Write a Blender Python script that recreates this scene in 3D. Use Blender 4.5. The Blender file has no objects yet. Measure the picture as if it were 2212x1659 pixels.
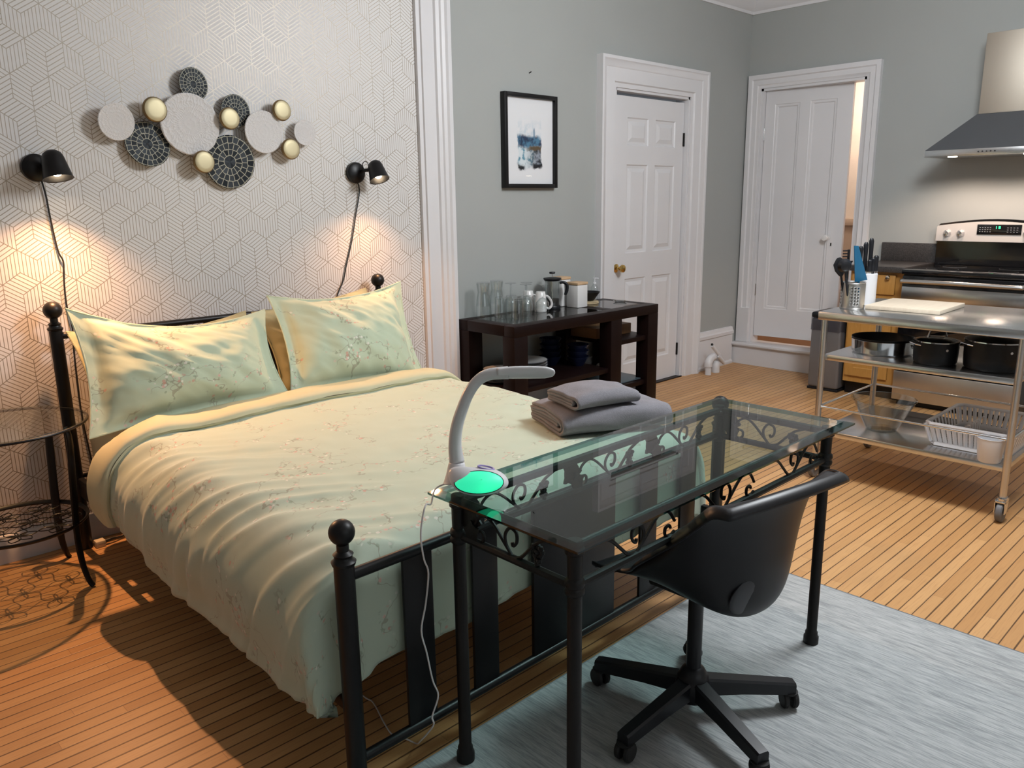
import bpy, bmesh, math, random
from mathutils import Vector, Matrix, noise as mnoise
random.seed(7)
SC = bpy.context.scene
COL = SC.collection
PI = math.pi

# ------------------------------------------------------------------ camera, light, exposure
cam_d = bpy.data.cameras.new('camera'); cam = bpy.data.objects.new('camera', cam_d); COL.objects.link(cam)
SC.camera = cam
cam_d.sensor_width = 36.0; cam_d.lens = 1709.47 / 2212 * 36; cam_d.clip_start = 0.02
yaw, pitch, roll = math.radians(43.827), math.radians(13.015), math.radians(0.7998)
fwd = Vector((math.sin(yaw)*math.cos(pitch), math.cos(yaw)*math.cos(pitch), -math.sin(pitch)))
rgt = Vector((math.cos(yaw), -math.sin(yaw), 0)); dwn = fwd.cross(rgt)
r2 = rgt*math.cos(roll) + dwn*math.sin(roll); d2 = -rgt*math.sin(roll) + dwn*math.cos(roll)
mw = Matrix(((r2.x, -d2.x, -fwd.x, 0), (r2.y, -d2.y, -fwd.y, 0), (r2.z, -d2.z, -fwd.z, 1.45), (0, 0, 0, 1)))
cam.matrix_world = mw

wd = bpy.data.worlds.new('world'); SC.world = wd; wd.use_nodes = True
wd.node_tree.nodes['Background'].inputs[0].default_value = (0.5, 0.55, 0.62, 1)
wd.node_tree.nodes['Background'].inputs[1].default_value = 0.15
SC.view_settings.view_transform = 'Standard'; SC.view_settings.look = 'None'
SC.view_settings.gamma = 1.0; SC.view_settings.use_curve_mapping = False
SC.view_settings.exposure = 0.0
SC.cycles.use_denoising = True
SC.cycles.max_bounces = 10; SC.cycles.transparent_max_bounces = 24; SC.cycles.transmission_bounces = 8
SC.cycles.sample_clamp_indirect = 6.0

def light(name, kind, loc, energy, color, size=0.1, aim=None, spot=None, blend=0.4, size_y=None):
    l = bpy.data.lights.new(name, kind); l.energy = energy; l.color = color
    o = bpy.data.objects.new(name, l); COL.objects.link(o); o.location = loc
    if kind == 'AREA':
        l.size = size
        if size_y: l.shape = 'RECTANGLE'; l.size_y = size_y
        else: l.shape = 'DISK'
    else: l.shadow_soft_size = size
    if spot: l.spot_size = spot; l.spot_blend = blend
    if aim is not None:
        o.rotation_euler = (Vector(aim)-Vector(loc)).to_track_quat('-Z', 'Y').to_euler()
    return o
COOL = (0.93, 0.97, 1.0); WARM = (1.0, 0.49, 0.22)
light('ceiling_lamp_light', 'POINT', (3.30, 0.85, 2.70), 190, COOL, 0.30)
light('rear_fill_light', 'AREA', (1.2, -2.3, 1.75), 10, (0.86, 0.94, 1.0), 2.6, (1.6, 2.0, 1.2), size_y=1.5)  # added cool fill from behind the camera; no window is built there
light('sconce_light', 'SPOT', (0.951, 3.565, 1.562), 98, WARM, 0.010, (0.86, 3.00, 0.55), math.radians(142), 1.0)
light('sconce_light', 'SPOT', (2.474, 3.555, 1.566), 42, WARM, 0.010, (2.36, 3.00, 0.55), math.radians(142), 1.0)
light('hood_light', 'SPOT', (5.96, 1.90, 1.685), 15, (1.0, 0.74, 0.57), 0.025, (6.02, 1.86, 0), math.radians(150), 0.5)
light('hood_light', 'SPOT', (5.96, 1.46, 1.685), 15, (1.0, 0.74, 0.57), 0.025, (6.02, 1.48, 0), math.radians(150), 0.5)
light('bathroom_light', 'POINT', (7.4, 3.0, 2.3), 30, (1.0, 0.80, 0.66), 0.1)
light('lamp_base_glow', 'POINT', (1.150, 1.275, 0.80), 0.03, (0.05, 1.0, 0.45), 0.02)

# ------------------------------------------------------------------ material helpers
class G:
    def __init__(s, name):
        s.m = bpy.data.materials.new(name); s.m.use_nodes = True
        s.t = s.m.node_tree; s.N = s.t.nodes; s.L = s.t.links
        s.p = s.N['Principled BSDF']; s.out = s.N['Material Output']
    def node(s, typ, attrs=None, **ins):
        n = s.N.new('ShaderNode'+typ)
        for k, v in (attrs or {}).items(): setattr(n, k, v)
        for k, v in ins.items():
            key = int(k[1:]) if k[0] == 'i' and k[1:].isdigit() else k.replace('_', ' ')
            s.put(n.inputs[key], v)
        return n
    def put(s, sock, v):
        if isinstance(v, bpy.types.NodeSocket): s.L.new(v, sock)
        elif isinstance(v, bpy.types.Node): s.L.new(v.outputs[0], sock)
        else:
            if isinstance(v, (tuple, list)) and len(v) == 3 and sock.type == 'RGBA': v = (*v, 1)
            sock.default_value = v
    def math(s, op, a, b=0.0, c=0.0, clamp=False):
        n = s.N.new('ShaderNodeMath'); n.operation = op; n.use_clamp = clamp
        s.put(n.inputs[0], a); s.put(n.inputs[1], b); s.put(n.inputs[2], c)
        return n.outputs[0]
    def mix(s, f, a, b):
        n = s.N.new('ShaderNodeMix'); n.data_type = 'RGBA'
        s.put(n.inputs[0], f); s.put(n.inputs[6], a); s.put(n.inputs[7], b)
        return n.outputs[2]
    def coord(s, kind='Object'):
        return s.N.new('ShaderNodeTexCoord').outputs[kind]
    def sep(s, v):
        n = s.N.new('ShaderNodeSeparateXYZ'); s.put(n.inputs[0], v); return n.outputs
    def comb(s, x, y, z):
        n = s.N.new('ShaderNodeCombineXYZ'); s.put(n.inputs[0], x); s.put(n.inputs[1], y); s.put(n.inputs[2], z); return n.outputs[0]
    def noise(s, vec, scale, detail=3, rough=0.5):
        return s.node('TexNoise', None, Vector=vec, Scale=scale, Detail=detail, Roughness=rough).outputs[0]
    def scale(s, v, x, y, z):
        n = s.N.new('ShaderNodeVectorMath'); n.operation = 'MULTIPLY'; s.put(n.inputs[0], v); n.inputs[1].default_value = (x, y, z); return n.outputs[0]
    def smooth(s, v, lo, hi):
        n = s.N.new('ShaderNodeMapRange'); n.interpolation_type = 'SMOOTHSTEP'
        s.put(n.inputs[0], v); n.inputs[1].default_value = lo; n.inputs[2].default_value = hi
        return n.outputs[0]
    def bump(s, h, strength=0.2, dist=0.005):
        b = s.node('Bump', None, Strength=strength, Distance=dist, Height=h); s.L.new(b.outputs[0], s.p.inputs['Normal'])
    def set(s, **k):
        for a, v in k.items(): s.put(s.p.inputs[a.replace('_', ' ')], v)
        return s

def simple(name, col, rough=0.5, metal=0.0, var=0.06, nscale=14, bump=0.0, bscale=200, coat=0.0, spec=None):
    g = G(name); c = g.coord()
    n = g.noise(c, nscale)
    dark = tuple(x*(1-var) for x in col); lite = tuple(min(1, x*(1+var)) for x in col)
    g.set(Base_Color=g.mix(n, dark, lite), Roughness=rough, Metallic=metal)
    if coat: g.set(Coat_Weight=coat, Coat_Roughness=0.08)
    if spec is not None: g.set(Specular_IOR_Level=spec)
    if bump: g.bump(g.noise(c, bscale, 4), bump, 0.002)
    return g.m

def thin_glass(name, tint, edge=None, refl=1.0, ior=1.5, rough=0.0):
    g = G(name); g.N.remove(g.p)
    tr = g.node('BsdfTransparent', None, Color=tint)
    if edge is not None:
        lw = g.node('LayerWeight', None, Blend=0.35)
        tr = g.node('BsdfTransparent', None, Color=g.mix(g.math('POWER', lw.outputs[1], 2.2), tint, edge))
    gl = g.node('BsdfGlossy', None, Color=(refl, refl, refl), Roughness=rough)
    fr = g.node('Fresnel', None, IOR=ior); geo = g.node('NewGeometry')
    fac = g.math('MULTIPLY', fr.outputs[0], g.math('SUBTRACT', 1.0, geo.outputs['Backfacing']))
    mx = g.node('MixShader'); g.L.new(fac, mx.inputs[0]); g.L.new(tr.outputs[0], mx.inputs[1]); g.L.new(gl.outputs[0], mx.inputs[2])
    g.L.new(mx.outputs[0], g.out.inputs[0])
    return g.m

def emit(name, col, strength, base=None):
    g = G(name); g.set(Base_Color=base or col, Emission_Color=col, Emission_Strength=strength); return g.m

def steel(name, col=(0.62, 0.635, 0.645), rough=0.24, stretch=(1, 120, 1)):
    g = G(name); c = g.coord()
    n = g.noise(g.scale(c, *stretch), 6, 4)
    g.set(Base_Color=g.mix(n, tuple(x*0.96 for x in col), tuple(min(1, x*1.04) for x in col)), Metallic=1.0,
          Roughness=g.math('MULTIPLY_ADD', n, 0.06, rough-0.03))
    return g.m

# ------------------------------------------------------------------ mesh helpers
class B:
    def __init__(s):
        s.bm = bmesh.new(); s.uv = s.bm.loops.layers.uv.new('UVMap')
    def box(s, x0, x1, y0, y1, z0, z1, bev=0.0, seg=2):
        m = Matrix.Translation(((x0+x1)/2, (y0+y1)/2, (z0+z1)/2)) @ Matrix.Diagonal((abs(x1-x0), abs(y1-y0), abs(z1-z0), 1))
        r = bmesh.ops.create_cube(s.bm, size=1, matrix=m)
        if bev:
            es = list({e for v in r['verts'] for e in v.link_edges})
            bmesh.ops.bevel(s.bm, geom=es, offset=bev, segments=seg, affect='EDGES', profile=0.5)
        return s
    def lathe(s, prof, c=(0, 0, 0), axis=(0, 0, 1), seg=32, sx=1.0, sy=1.0):
        a = Vector(axis).normalized(); q = a.to_track_quat('Z', 'Y'); C = Vector(c); rings = []
        for r, z in prof:
            if r <= 1e-6: rings.append([s.bm.verts.new(C + q @ Vector((0, 0, z)))])
            else: rings.append([s.bm.verts.new(C + q @ Vector((r*sx*math.cos(2*PI*i/seg), r*sy*math.sin(2*PI*i/seg), z))) for i in range(seg)])
        for A, D in zip(rings, rings[1:]):
            for i in range(seg):
                j = (i+1) % seg
                if len(A) == 1 and len(D) == 1: continue
                if len(A) == 1: s.bm.faces.new((A[0], D[j], D[i]))
                elif len(D) == 1: s.bm.faces.new((A[i], A[j], D[0]))
                else: s.bm.faces.new((A[i], A[j], D[j], D[i]))
        return s
    def cyl(s, p0, p1, r0, r1=None, seg=20, bev=0.0):
        r1 = r0 if r1 is None else r1
        p0, p1 = Vector(p0), Vector(p1); h = (p1-p0).length
        if bev: pr = [(0, 0), (r0-bev, 0), (r0, bev), (r1, h-bev), (r1-bev, h), (0, h)]
        else: pr = [(0, 0), (r0, 0), (r1, h), (0, h)]
        return s.lathe(pr, p0, p1-p0, seg)
    def ball(s, c, r, seg=24, axis=(0, 0, 1), sz=1.0):
        n = seg//2
        return s.lathe([(r*math.sin(PI*i/n), -r*sz*math.cos(PI*i/n)) for i in range(n+1)], c, axis, seg)
    def tube(s, pts, r, seg=8, closed=False, sub=0, rr=None, flat=None):
        P = [Vector(p) for p in pts]
        if sub: P, rr = spline(P, sub, closed, rr)
        n = len(P); rings = []; prev = None
        for i in range(n):
            if closed: t = P[(i+1) % n]-P[i-1]
            else: t = P[min(i+1, n-1)]-P[max(i-1, 0)]
            t.normalize()
            if prev is None:
                u = t.orthogonal().normalized()
                if flat is not None: u = (Vector(flat)-t*Vector(flat).dot(t)).normalized()
            else: u = (prev - t*prev.dot(t)).normalized()
            prev = u; w = t.cross(u); k = rr[i] if rr else r
            ku, kw = (k if isinstance(k, tuple) else (k, k))
            rings.append([s.bm.verts.new(P[i] + u*math.cos(2*PI*j/seg)*ku + w*math.sin(2*PI*j/seg)*kw) for j in range(seg)])
        for i in range(n if closed else n-1):
            A, D = rings[i], rings[(i+1) % n]
            off = 0
            if closed and i == n-1:
                off = min(range(seg), key=lambda o: (A[0].co-D[o].co).length)
            for j in range(seg): s.bm.faces.new((A[j], A[(j+1) % seg], D[(j+1+off) % seg], D[(j+off) % seg]))
        if not closed:
            s.bm.faces.new(list(reversed(rings[0]))); s.bm.faces.new(rings[-1])
        return s
    def prism(s, poly, d, origin=(0, 0, 0), ux=(1, 0, 0), uy=(0, 0, 1)):
        o, ux, uy = Vector(origin), Vector(ux), Vector(uy); n = ux.cross(uy).normalized()*d
        a = [s.bm.verts.new(o+ux*p[0]+uy*p[1]) for p in poly]; b = [s.bm.verts.new(v.co+n) for v in a]
        s.bm.faces.new(a); s.bm.faces.new(list(reversed(b))); k = len(a)
        for i in range(k): s.bm.faces.new((a[i], b[i], b[(i+1) % k], a[(i+1) % k]))
        return s
    def grid(s, fn, nu, nv, uvs=(1, 1), closed_u=False):
        V = [[s.bm.verts.new(fn(i/nu, j/nv)) for j in range(nv+1)] for i in range(nu if closed_u else nu+1)]
        for i in range(nu):
            for j in range(nv):
                i2 = (i+1) % len(V)
                f = s.bm.faces.new((V[i][j], V[i2][j], V[i2][j+1], V[i][j+1]))
                for l, (a, b) in zip(f.loops, ((i, j), (i+1, j), (i+1, j+1), (i, j+1))):
                    l[s.uv].uv = (a/nu*uvs[0], b/nv*uvs[1])
        return s
    def quad(s, a, b, c, d):
        s.bm.faces.new([s.bm.verts.new(Vector(p)) for p in (a, b, c, d)]); return s
    def loft(s, rows, closed=False):
        V = [[s.bm.verts.new(Vector(p)) for p in row] for row in rows]
        for A, D in zip(V, V[1:]):
            n = len(A)
            for i in range(n if closed else n-1): s.bm.faces.new((A[i], A[(i+1) % n], D[(i+1) % n], D[i]))
        return s
    def xf(s, m):
        bmesh.ops.transform(s.bm, matrix=m, verts=s.bm.verts); return s
    def build(s, name, mat, parent=None, ang=38, local=False, solid=None, subd=0, recalc=True):
        bm = s.bm
        if recalc: bmesh.ops.recalc_face_normals(bm, faces=bm.faces)
        if parent is not None and not local:
            off = Vector((0, 0, 0)); p = parent
            while p is not None: off += p.location; p = p.parent
            bmesh.ops.translate(bm, vec=-off, verts=bm.verts)
        lim = math.radians(ang)
        for f in bm.faces: f.smooth = True
        for e in bm.edges:
            if len(e.link_faces) == 2 and e.calc_face_angle(0) > lim: e.smooth = False
        me = bpy.data.meshes.new(name); bm.to_mesh(me); bm.free()
        me.materials.append(mat)
        o = bpy.data.objects.new(name, me); COL.objects.link(o)
        if parent is not None: o.parent = parent
        if solid:
            md = o.modifiers.new('solid', 'SOLIDIFY'); md.thickness = solid[0]; md.offset = solid[1]
        if subd:
            md = o.modifiers.new('sub', 'SUBSURF'); md.levels = subd; md.render_levels = subd
        return o

def spline(P, sub, closed=False, rr=None):
    out, ro = [], []; n = len(P)
    for i in range(n if closed else n-1):
        g = (lambda k: P[k % n]) if closed else (lambda k: P[max(0, min(n-1, k))])
        p0, p1, p2, p3 = g(i-1), g(i), g(i+1), g(i+2)
        for k in range(sub):
            t = k/sub
            out.append(0.5*((2*p1)+(p2-p0)*t+(2*p0-5*p1+4*p2-p3)*t*t+(3*p1-p0-3*p2+p3)*t**3))
            if rr:
                a, b = rr[i], rr[(i+1) % n]
                ro.append(tuple(x+(y-x)*t for x, y in zip(a, b)) if isinstance(a, tuple) else a+(b-a)*t)
    if not closed:
        out.append(P[-1]); rr and ro.append(rr[-1])
    return out, (ro if rr else None)

def tag(o, label, cat, group=None, kind=None):
    o['label'] = label; o['category'] = cat
    if group: o['group'] = group
    if kind: o['kind'] = kind
    return o
def thing(name, loc, label, cat, group=None):
    o = bpy.data.objects.new(name, None); COL.objects.link(o); o.location = loc; o.empty_display_size = 0.1
    return tag(o, label, cat, group)
def dup(root, loc, label=None, scale=None, rotz=None):
    r = root.copy(); COL.objects.link(r); r.location = loc
    if label: r['label'] = label
    if rotz is not None: r.rotation_euler = (0, 0, rotz)
    if scale: r.scale = scale
    for ch in list(root.children):
        c = ch.copy(); COL.objects.link(c); c.parent = r
        for g in ch.children:
            d = g.copy(); COL.objects.link(d); d.parent = c
    return r
def struct(b, name, mat, label, cat, parent=None, **k):
    o = b.build(name, mat, parent, **k)
    return tag(o, label, cat, None, 'structure')

# ------------------------------------------------------------------ materials
def m_floor():
    g = G('maple_strip_floor'); c = g.coord(); x, y, z = g.sep(c)
    W = 0.0455
    v = g.math('DIVIDE', y, W); row = g.math('FLOOR', v); fv = g.math('FRACT', v)
    wn = g.node('TexWhiteNoise', {'noise_dimensions': '1D'}, W=row)
    u = g.math('DIVIDE', g.math('ADD', x, g.math('MULTIPLY', wn.outputs[0], 7.0)), 1.05)
    cell = g.math('FLOOR', u); fu = g.math('FRACT', u)
    rnd = g.node('TexWhiteNoise', {'noise_dimensions': '2D'}, Vector=g.comb(row, cell, 0.0)).outputs[0]
    grain = g.noise(g.scale(c, 3.0, 60, 1), 3.0, 6, 0.6)
    patch = g.noise(c, 2.2, 3)
    base = g.mix(rnd, (0.49, 0.258, 0.100), (0.61, 0.350, 0.152))
    base = g.mix(g.math('MULTIPLY', g.smooth(grain, 0.45, 0.75), 0.35), base, (0.30, 0.14, 0.05))
    base = g.mix(g.math('MULTIPLY', g.smooth(patch, 0.5, 0.75), 0.3), base, (0.40, 0.24, 0.11))
    e = g.math('MINIMUM', fv, g.math('SUBTRACT', 1.0, fv))
    gapn = g.noise(g.scale(c, 1.5, 20, 1), 2.0, 2)
    wv = g.math('MULTIPLY_ADD', gapn, 0.10, 0.012)
    gap = g.math('SUBTRACT', 1.0, g.smooth(g.math('DIVIDE', e, wv), 0.35, 1.2))
    ju = g.math('LESS_THAN', fu, 0.0012)
    gap = g.math('MAXIMUM', gap, g.math('MULTIPLY', ju, 0.5))
    col = g.mix(g.math('MULTIPLY', gap, 0.88), base, (0.055, 0.022, 0.010))
    g.set(Base_Color=col, Roughness=g.math('MULTIPLY_ADD', patch, 0.2, 0.30), Specular_IOR_Level=0.4)
    g.bump(g.math('SUBTRACT', 1.0, gap), 0.35, 0.002)
    return g.m

def m_wallpaper():
    g = G('geometric_wallpaper'); x, y, z = g.sep(g.coord())
    X = g.math('DIVIDE', g.math('SUBTRACT', x, 0.871), 0.135); Y = g.math('DIVIDE', g.math('SUBTRACT', z, 1.690), 0.135)
    q = g.math('SUBTRACT', X, g.math('MULTIPLY', Y, 0.5)); r = Y
    iq, ir = g.math('FLOOR', q), g.math('FLOOR', r); fq, fr = g.math('FRACT', q), g.math('FRACT', r)
    sm = g.math('ADD', fq, fr); up = g.math('GREATER_THAN', sm, 1.0)
    def lerp(f, a, b): return g.math('ADD', g.math('MULTIPLY', f, b), g.math('MULTIPLY', g.math('SUBTRACT', 1.0, f), a))
    bA = g.math('ABSOLUTE', g.math('SUBTRACT', 1.0, sm))          # A (lower) or D (upper)
    bB = lerp(up, fq, g.math('SUBTRACT', 1.0, fr)); bC = lerp(up, fr, g.math('SUBTRACT', 1.0, fq))
    mn = g.math('MINIMUM', bA, g.math('MINIMUM', bB, bC))
    isA = g.math('LESS_THAN', g.math('SUBTRACT', bA, mn), 1e-6)
    isB = g.math('MULTIPLY', g.math('LESS_THAN', g.math('SUBTRACT', bB, mn), 1e-6), g.math('SUBTRACT', 1.0, isA))
    isC = g.math('SUBTRACT', 1.0, g.math('ADD', isA, isB))
    # edge type: opposite A/D -> 0 ; lower opp C or upper opp B -> 1 ; lower opp B or upper opp C -> 2
    t1 = lerp(up, isC, isB); t2 = lerp(up, isB, isC)
    eq = g.math('ADD', iq, g.math('MULTIPLY', up, t2)); er = g.math('ADD', ir, g.math('MULTIPLY', up, t1))
    typ = g.math('ADD', t1, g.math('MULTIPLY', t2, 2.0))
    wn = g.node('TexWhiteNoise', {'noise_dimensions': '3D'}, Vector=g.comb(eq, er, typ)).outputs[0]
    h = g.math('GREATER_THAN', wn, 0.5)
    hl = g.math('ABSOLUTE', g.math('SUBTRACT', h, up))            # swapped in upper triangle
    # lower P1,P2 : t0 (B,C) t1 (A,B) t2 (A,C); upper partner labels : t0 (B,C) t1 (C,D) t2 (B,D)
    l1 = g.math('ADD', g.math('MULTIPLY', isA, bB), g.math('MULTIPLY', g.math('ADD', t1, t2), bA))
    l2 = g.math('ADD', g.math('MULTIPLY', isA, bC), g.math('ADD', g.math('MULTIPLY', t1, bB), g.math('MULTIPLY', t2, bC)))
    u1 = g.math('ADD', g.math('MULTIPLY', isA, bB), g.math('ADD', g.math('MULTIPLY', t1, bC), g.math('MULTIPLY', t2, bB)))
    u2 = g.math('ADD', g.math('MULTIPLY', isA, bC), g.math('MULTIPLY', g.math('ADD', t1, t2), bA))
    p1 = g.math('SUBTRACT', lerp(up, l1, u1), mn); p2 = g.math('SUBTRACT', lerp(up, l2, u2), mn)
    S = lerp(hl, p1, p2); O = lerp(hl, p2, p1)
    NN = 5.0
    f = g.math('FRACT', g.math('MULTIPLY', S, NN)); d = g.math('DIVIDE', g.math('MINIMUM', f, g.math('SUBTRACT', 1.0, f)), NN)
    o = g.math('MINIMUM', O, g.math('SUBTRACT', 1.0, O))
    line = g.math('SUBTRACT', 1.0, g.smooth(g.math('MINIMUM', d, o), 0.016, 0.027))
    base = g.mix(g.noise(g.coord(), 60, 2), (0.69, 0.68, 0.675), (0.72, 0.71, 0.705))
    g.set(Base_Color=g.mix(line, base, (0.36, 0.315, 0.26)), Metallic=g.math('MULTIPLY', line, 0.45),
          Roughness=g.math('MULTIPLY_ADD', line, -0.18, 0.62))
    return g.m

def m_floral(name, base, base2, dens=1.0, off=0.0):
    g = G(name); uv = g.coord('UV')
    n = g.N.new('ShaderNodeVectorMath'); n.operation = 'ADD'; g.put(n.inputs[0], uv); n.inputs[1].default_value = (off, off*1.7, 0); uv = n.outputs[0]
    big = g.noise(uv, 5.0*dens, 1)
    fld = g.noise(uv, 8.5*dens, 3, 0.55)
    ridge = g.math('ABSOLUTE', g.math('SUBTRACT', fld, 0.5))
    mask = g.smooth(big, 0.48, 0.55)
    twig = g.math('MULTIPLY', g.math('SUBTRACT', 1.0, g.smooth(ridge, 0.004, 0.010)), mask)
    vo = g.node('TexVoronoi', None, Vector=uv, Scale=62*dens)
    vc = g.sep(vo.outputs['Color'])
    near = g.math('SUBTRACT', 1.0, g.smooth(ridge, 0.030, 0.055))
    dot = g.math('MULTIPLY', g.math('MULTIPLY', g.math('SUBTRACT', 1.0, g.smooth(vo.outputs[0], 0.28, 0.42)), near), mask)
    pink = g.math('MULTIPLY', dot, g.math('GREATER_THAN', vc[0], 0.66))
    leaf = g.math('MULTIPLY', dot, g.math('LESS_THAN', vc[0], 0.34))
    wht = g.math('MULTIPLY', dot, g.math('GREATER_THAN', vc[1], 0.75))
    soft = g.noise(uv, 3.0, 2)
    col = g.mix(soft, base, base2)
    col = g.mix(g.math('MULTIPLY', twig, 0.65), col, (0.27, 0.25, 0.18))
    col = g.mix(g.math('MULTIPLY', leaf, 0.6), col, (0.24, 0.29, 0.19))
    col = g.mix(g.math('MULTIPLY', wht, 0.7), col, (0.80, 0.76, 0.68))
    col = g.mix(g.math('MULTIPLY', pink, 0.65), col, (0.62, 0.27, 0.21))
    g.set(Base_Color=col, Roughness=0.75, Sheen_Weight=0.25)
    g.bump(g.noise(uv, 420, 2), 0.08, 0.001)
    return g.m

def m_rug():
    g = G('grey_woven_rug'); c = g.coord()
    a = g.noise(g.scale(c, 210, 14, 1), 1.0, 4, 0.65); b = g.noise(g.scale(c, 46, 3.4, 1), 1.0, 3); d = g.noise(c, 2.0, 2)
    k = g.math('ADD', g.math('ADD', g.math('MULTIPLY', a, 0.62), g.math('MULTIPLY', b, 0.28)), g.math('MULTIPLY', d, 0.10))
    g.set(Base_Color=g.mix(g.smooth(k, 0.36, 0.62), (0.245, 0.265, 0.27), (0.46, 0.48, 0.48)), Roughness=0.95)
    g.bump(a, 0.4, 0.003)
    return g.m

def m_counter():
    g = G('dark_laminate'); c = g.coord(); v = g.node('TexVoronoi', None, Vector=c, Scale=260)
    g.set(Base_Color=g.mix(g.math('MULTIPLY', g.sep(v.outputs['Color'])[0], g.noise(c, 90)), (0.022, 0.020, 0.020), (0.11, 0.10, 0.095)), Roughness=0.35); return g.m
def m_wood(name, a, b, sc=(2, 40, 2), rough=0.45, spec=0.5):
    g = G(name); c = g.coord(); n = g.noise(g.scale(c, *sc), 3, 5, 0.6)
    g.set(Base_Color=g.mix(n, a, b), Roughness=rough, Specular_IOR_Level=spec); return g.m
def m_art():
    g = G('blue_watercolour'); x, y, z = g.sep(g.coord())           # x -1..1 across sheet, z -1..1 up (object space)
    nz = g.noise(g.coord(), 9, 5, 0.6); nb = g.noise(g.coord(), 22, 4, 0.6)
    X = g.math('DIVIDE', x, 0.20); Z = g.math('DIVIDE', z, 0.25)
    w = g.math('MULTIPLY', g.math('SUBTRACT', nz, 0.5), 0.34)
    xe = g.math('ADD', g.math('ABSOLUTE', X), w)
    def band(lo, hi, s=0.05): return g.math('MULTIPLY', g.smooth(g.math('ADD', Z, w), lo-s, lo+s), g.math('SUBTRACT', 1.0, g.smooth(g.math('ADD', Z, w), hi-s, hi+s)))
    inx = g.math('SUBTRACT', 1.0, g.smooth(xe, 0.50, 0.56))
    col = (0.80, 0.81, 0.83)
    haze = g.math('MULTIPLY', g.math('MULTIPLY', band(-0.05, 0.45, 0.22), inx), g.smooth(nb, 0.42, 0.62))
    col = g.mix(g.math('MULTIPLY', haze, 0.6), col, (0.50, 0.62, 0.70))
    low = g.math('MULTIPLY', band(-0.62, -0.12), inx)
    col = g.mix(low, col, g.mix(g.smooth(g.math('ADD', X, w), -0.25, 0.35), g.mix(g.smooth(nb, 0.36, 0.52), (0.08, 0.27, 0.38), (0.70, 0.77, 0.80)), g.mix(g.smooth(nb, 0.35, 0.62), (0.015, 0.018, 0.025), (0.30, 0.34, 0.40))))
    mid = g.math('MULTIPLY', band(-0.12, 0.12), inx)
    col = g.mix(mid, col, g.mix(g.smooth(nb, 0.4, 0.62), (0.008, 0.025, 0.075), (0.07, 0.20, 0.32)))
    brown = g.math('MULTIPLY', g.math('MULTIPLY', band(-0.20, -0.10, 0.02), inx), g.smooth(g.math('ADD', X, w), -0.2, 0.1))
    col = g.mix(brown, col, (0.10, 0.065, 0.03))
    blk = g.math('MULTIPLY', g.math('MULTIPLY', band(-0.66, -0.55, 0.03), inx), g.smooth(g.math('ABSOLUTE', g.math('ADD', X, 0.05)), 0.12, 0.25))
    col = g.mix(blk, col, (0.008, 0.010, 0.014))
    spire = g.math('MULTIPLY', g.math('SUBTRACT', 1.0, g.smooth(g.math('ABSOLUTE', g.math('SUBTRACT', X, 0.20)), 0.02, 0.05)), band(0.05, 0.34, 0.03))
    col = g.mix(g.math('MULTIPLY', spire, 0.8), col, (0.10, 0.22, 0.34))
    g.set(Base_Color=col, Roughness=0.6); return g.m

def m_mosaic():
    g = G('dark_mosaic_disc'); x, y, z = g.sep(g.coord())
    r = g.math('SQRT', g.math('ADD', g.math('MULTIPLY', x, x), g.math('MULTIPLY', z, z)))
    th = g.math('ARCTAN2', z, x); w = g.math('MULTIPLY', g.math('SUBTRACT', g.noise(g.coord(), 5, 2), 0.5), 0.10)
    rr = g.math('ADD', r, w)
    nr = g.math('MULTIPLY', rr, 4.2); ring = g.math('FLOOR', nr); fr = g.math('FRACT', nr)
    er = g.math('MINIMUM', fr, g.math('SUBTRACT', 1.0, fr))
    ns = g.math('MULTIPLY_ADD', ring, 5.0, 9.0)
    ang = g.math('MULTIPLY', g.math('ADD', g.math('DIVIDE', th, 2*PI), g.math('MULTIPLY', ring, 0.37)), ns)
    fa = g.math('FRACT', ang); ea = g.math('MULTIPLY', g.math('MINIMUM', fa, g.math('SUBTRACT', 1.0, fa)), g.math('DIVIDE', g.math('MULTIPLY', rr, 26.0), ns))
    ea = g.math('ADD', ea, g.math('LESS_THAN', ring, 0.5))
    ln = g.math('SUBTRACT', 1.0, g.smooth(g.math('MINIMUM', er, ea), 0.030, 0.075))
    cid = g.node('TexWhiteNoise', {'noise_dimensions': '2D'}, Vector=g.comb(ring, g.math('FLOOR', ang), 0.0)).outputs[0]
    base = g.mix(cid, (0.010, 0.014, 0.019), (0.060, 0.072, 0.085))
    g.set(Base_Color=g.mix(ln, base, (0.42, 0.41, 0.33)), Roughness=0.6, Specular_IOR_Level=0.2); return g.m

def m_embossed():
    g = G('white_embossed_disc'); x, y, z = g.sep(g.coord())
    r = g.math('SQRT', g.math('ADD', g.math('MULTIPLY', x, x), g.math('MULTIPLY', z, z))); th = g.math('ARCTAN2', z, x)
    nz = g.noise(g.coord(), 4, 2)
    ray = g.math('SINE', g.math('ADD', g.math('MULTIPLY', th, 22.0), g.math('MULTIPLY', nz, 14.0)))
    rg = g.math('SINE', g.math('ADD', g.math('MULTIPLY', r, 16.0), g.math('MULTIPLY', nz, 4.0)))
    g.set(Base_Color=(0.66, 0.645, 0.64), Roughness=0.6); g.bump(g.math('ADD', g.math('POWER', g.math('ABSOLUTE', ray), 6.0), g.math('MULTIPLY', g.math('POWER', g.math('ABSOLUTE', rg), 6.0), 0.5)), 0.22, 0.04); return g.m

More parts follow.
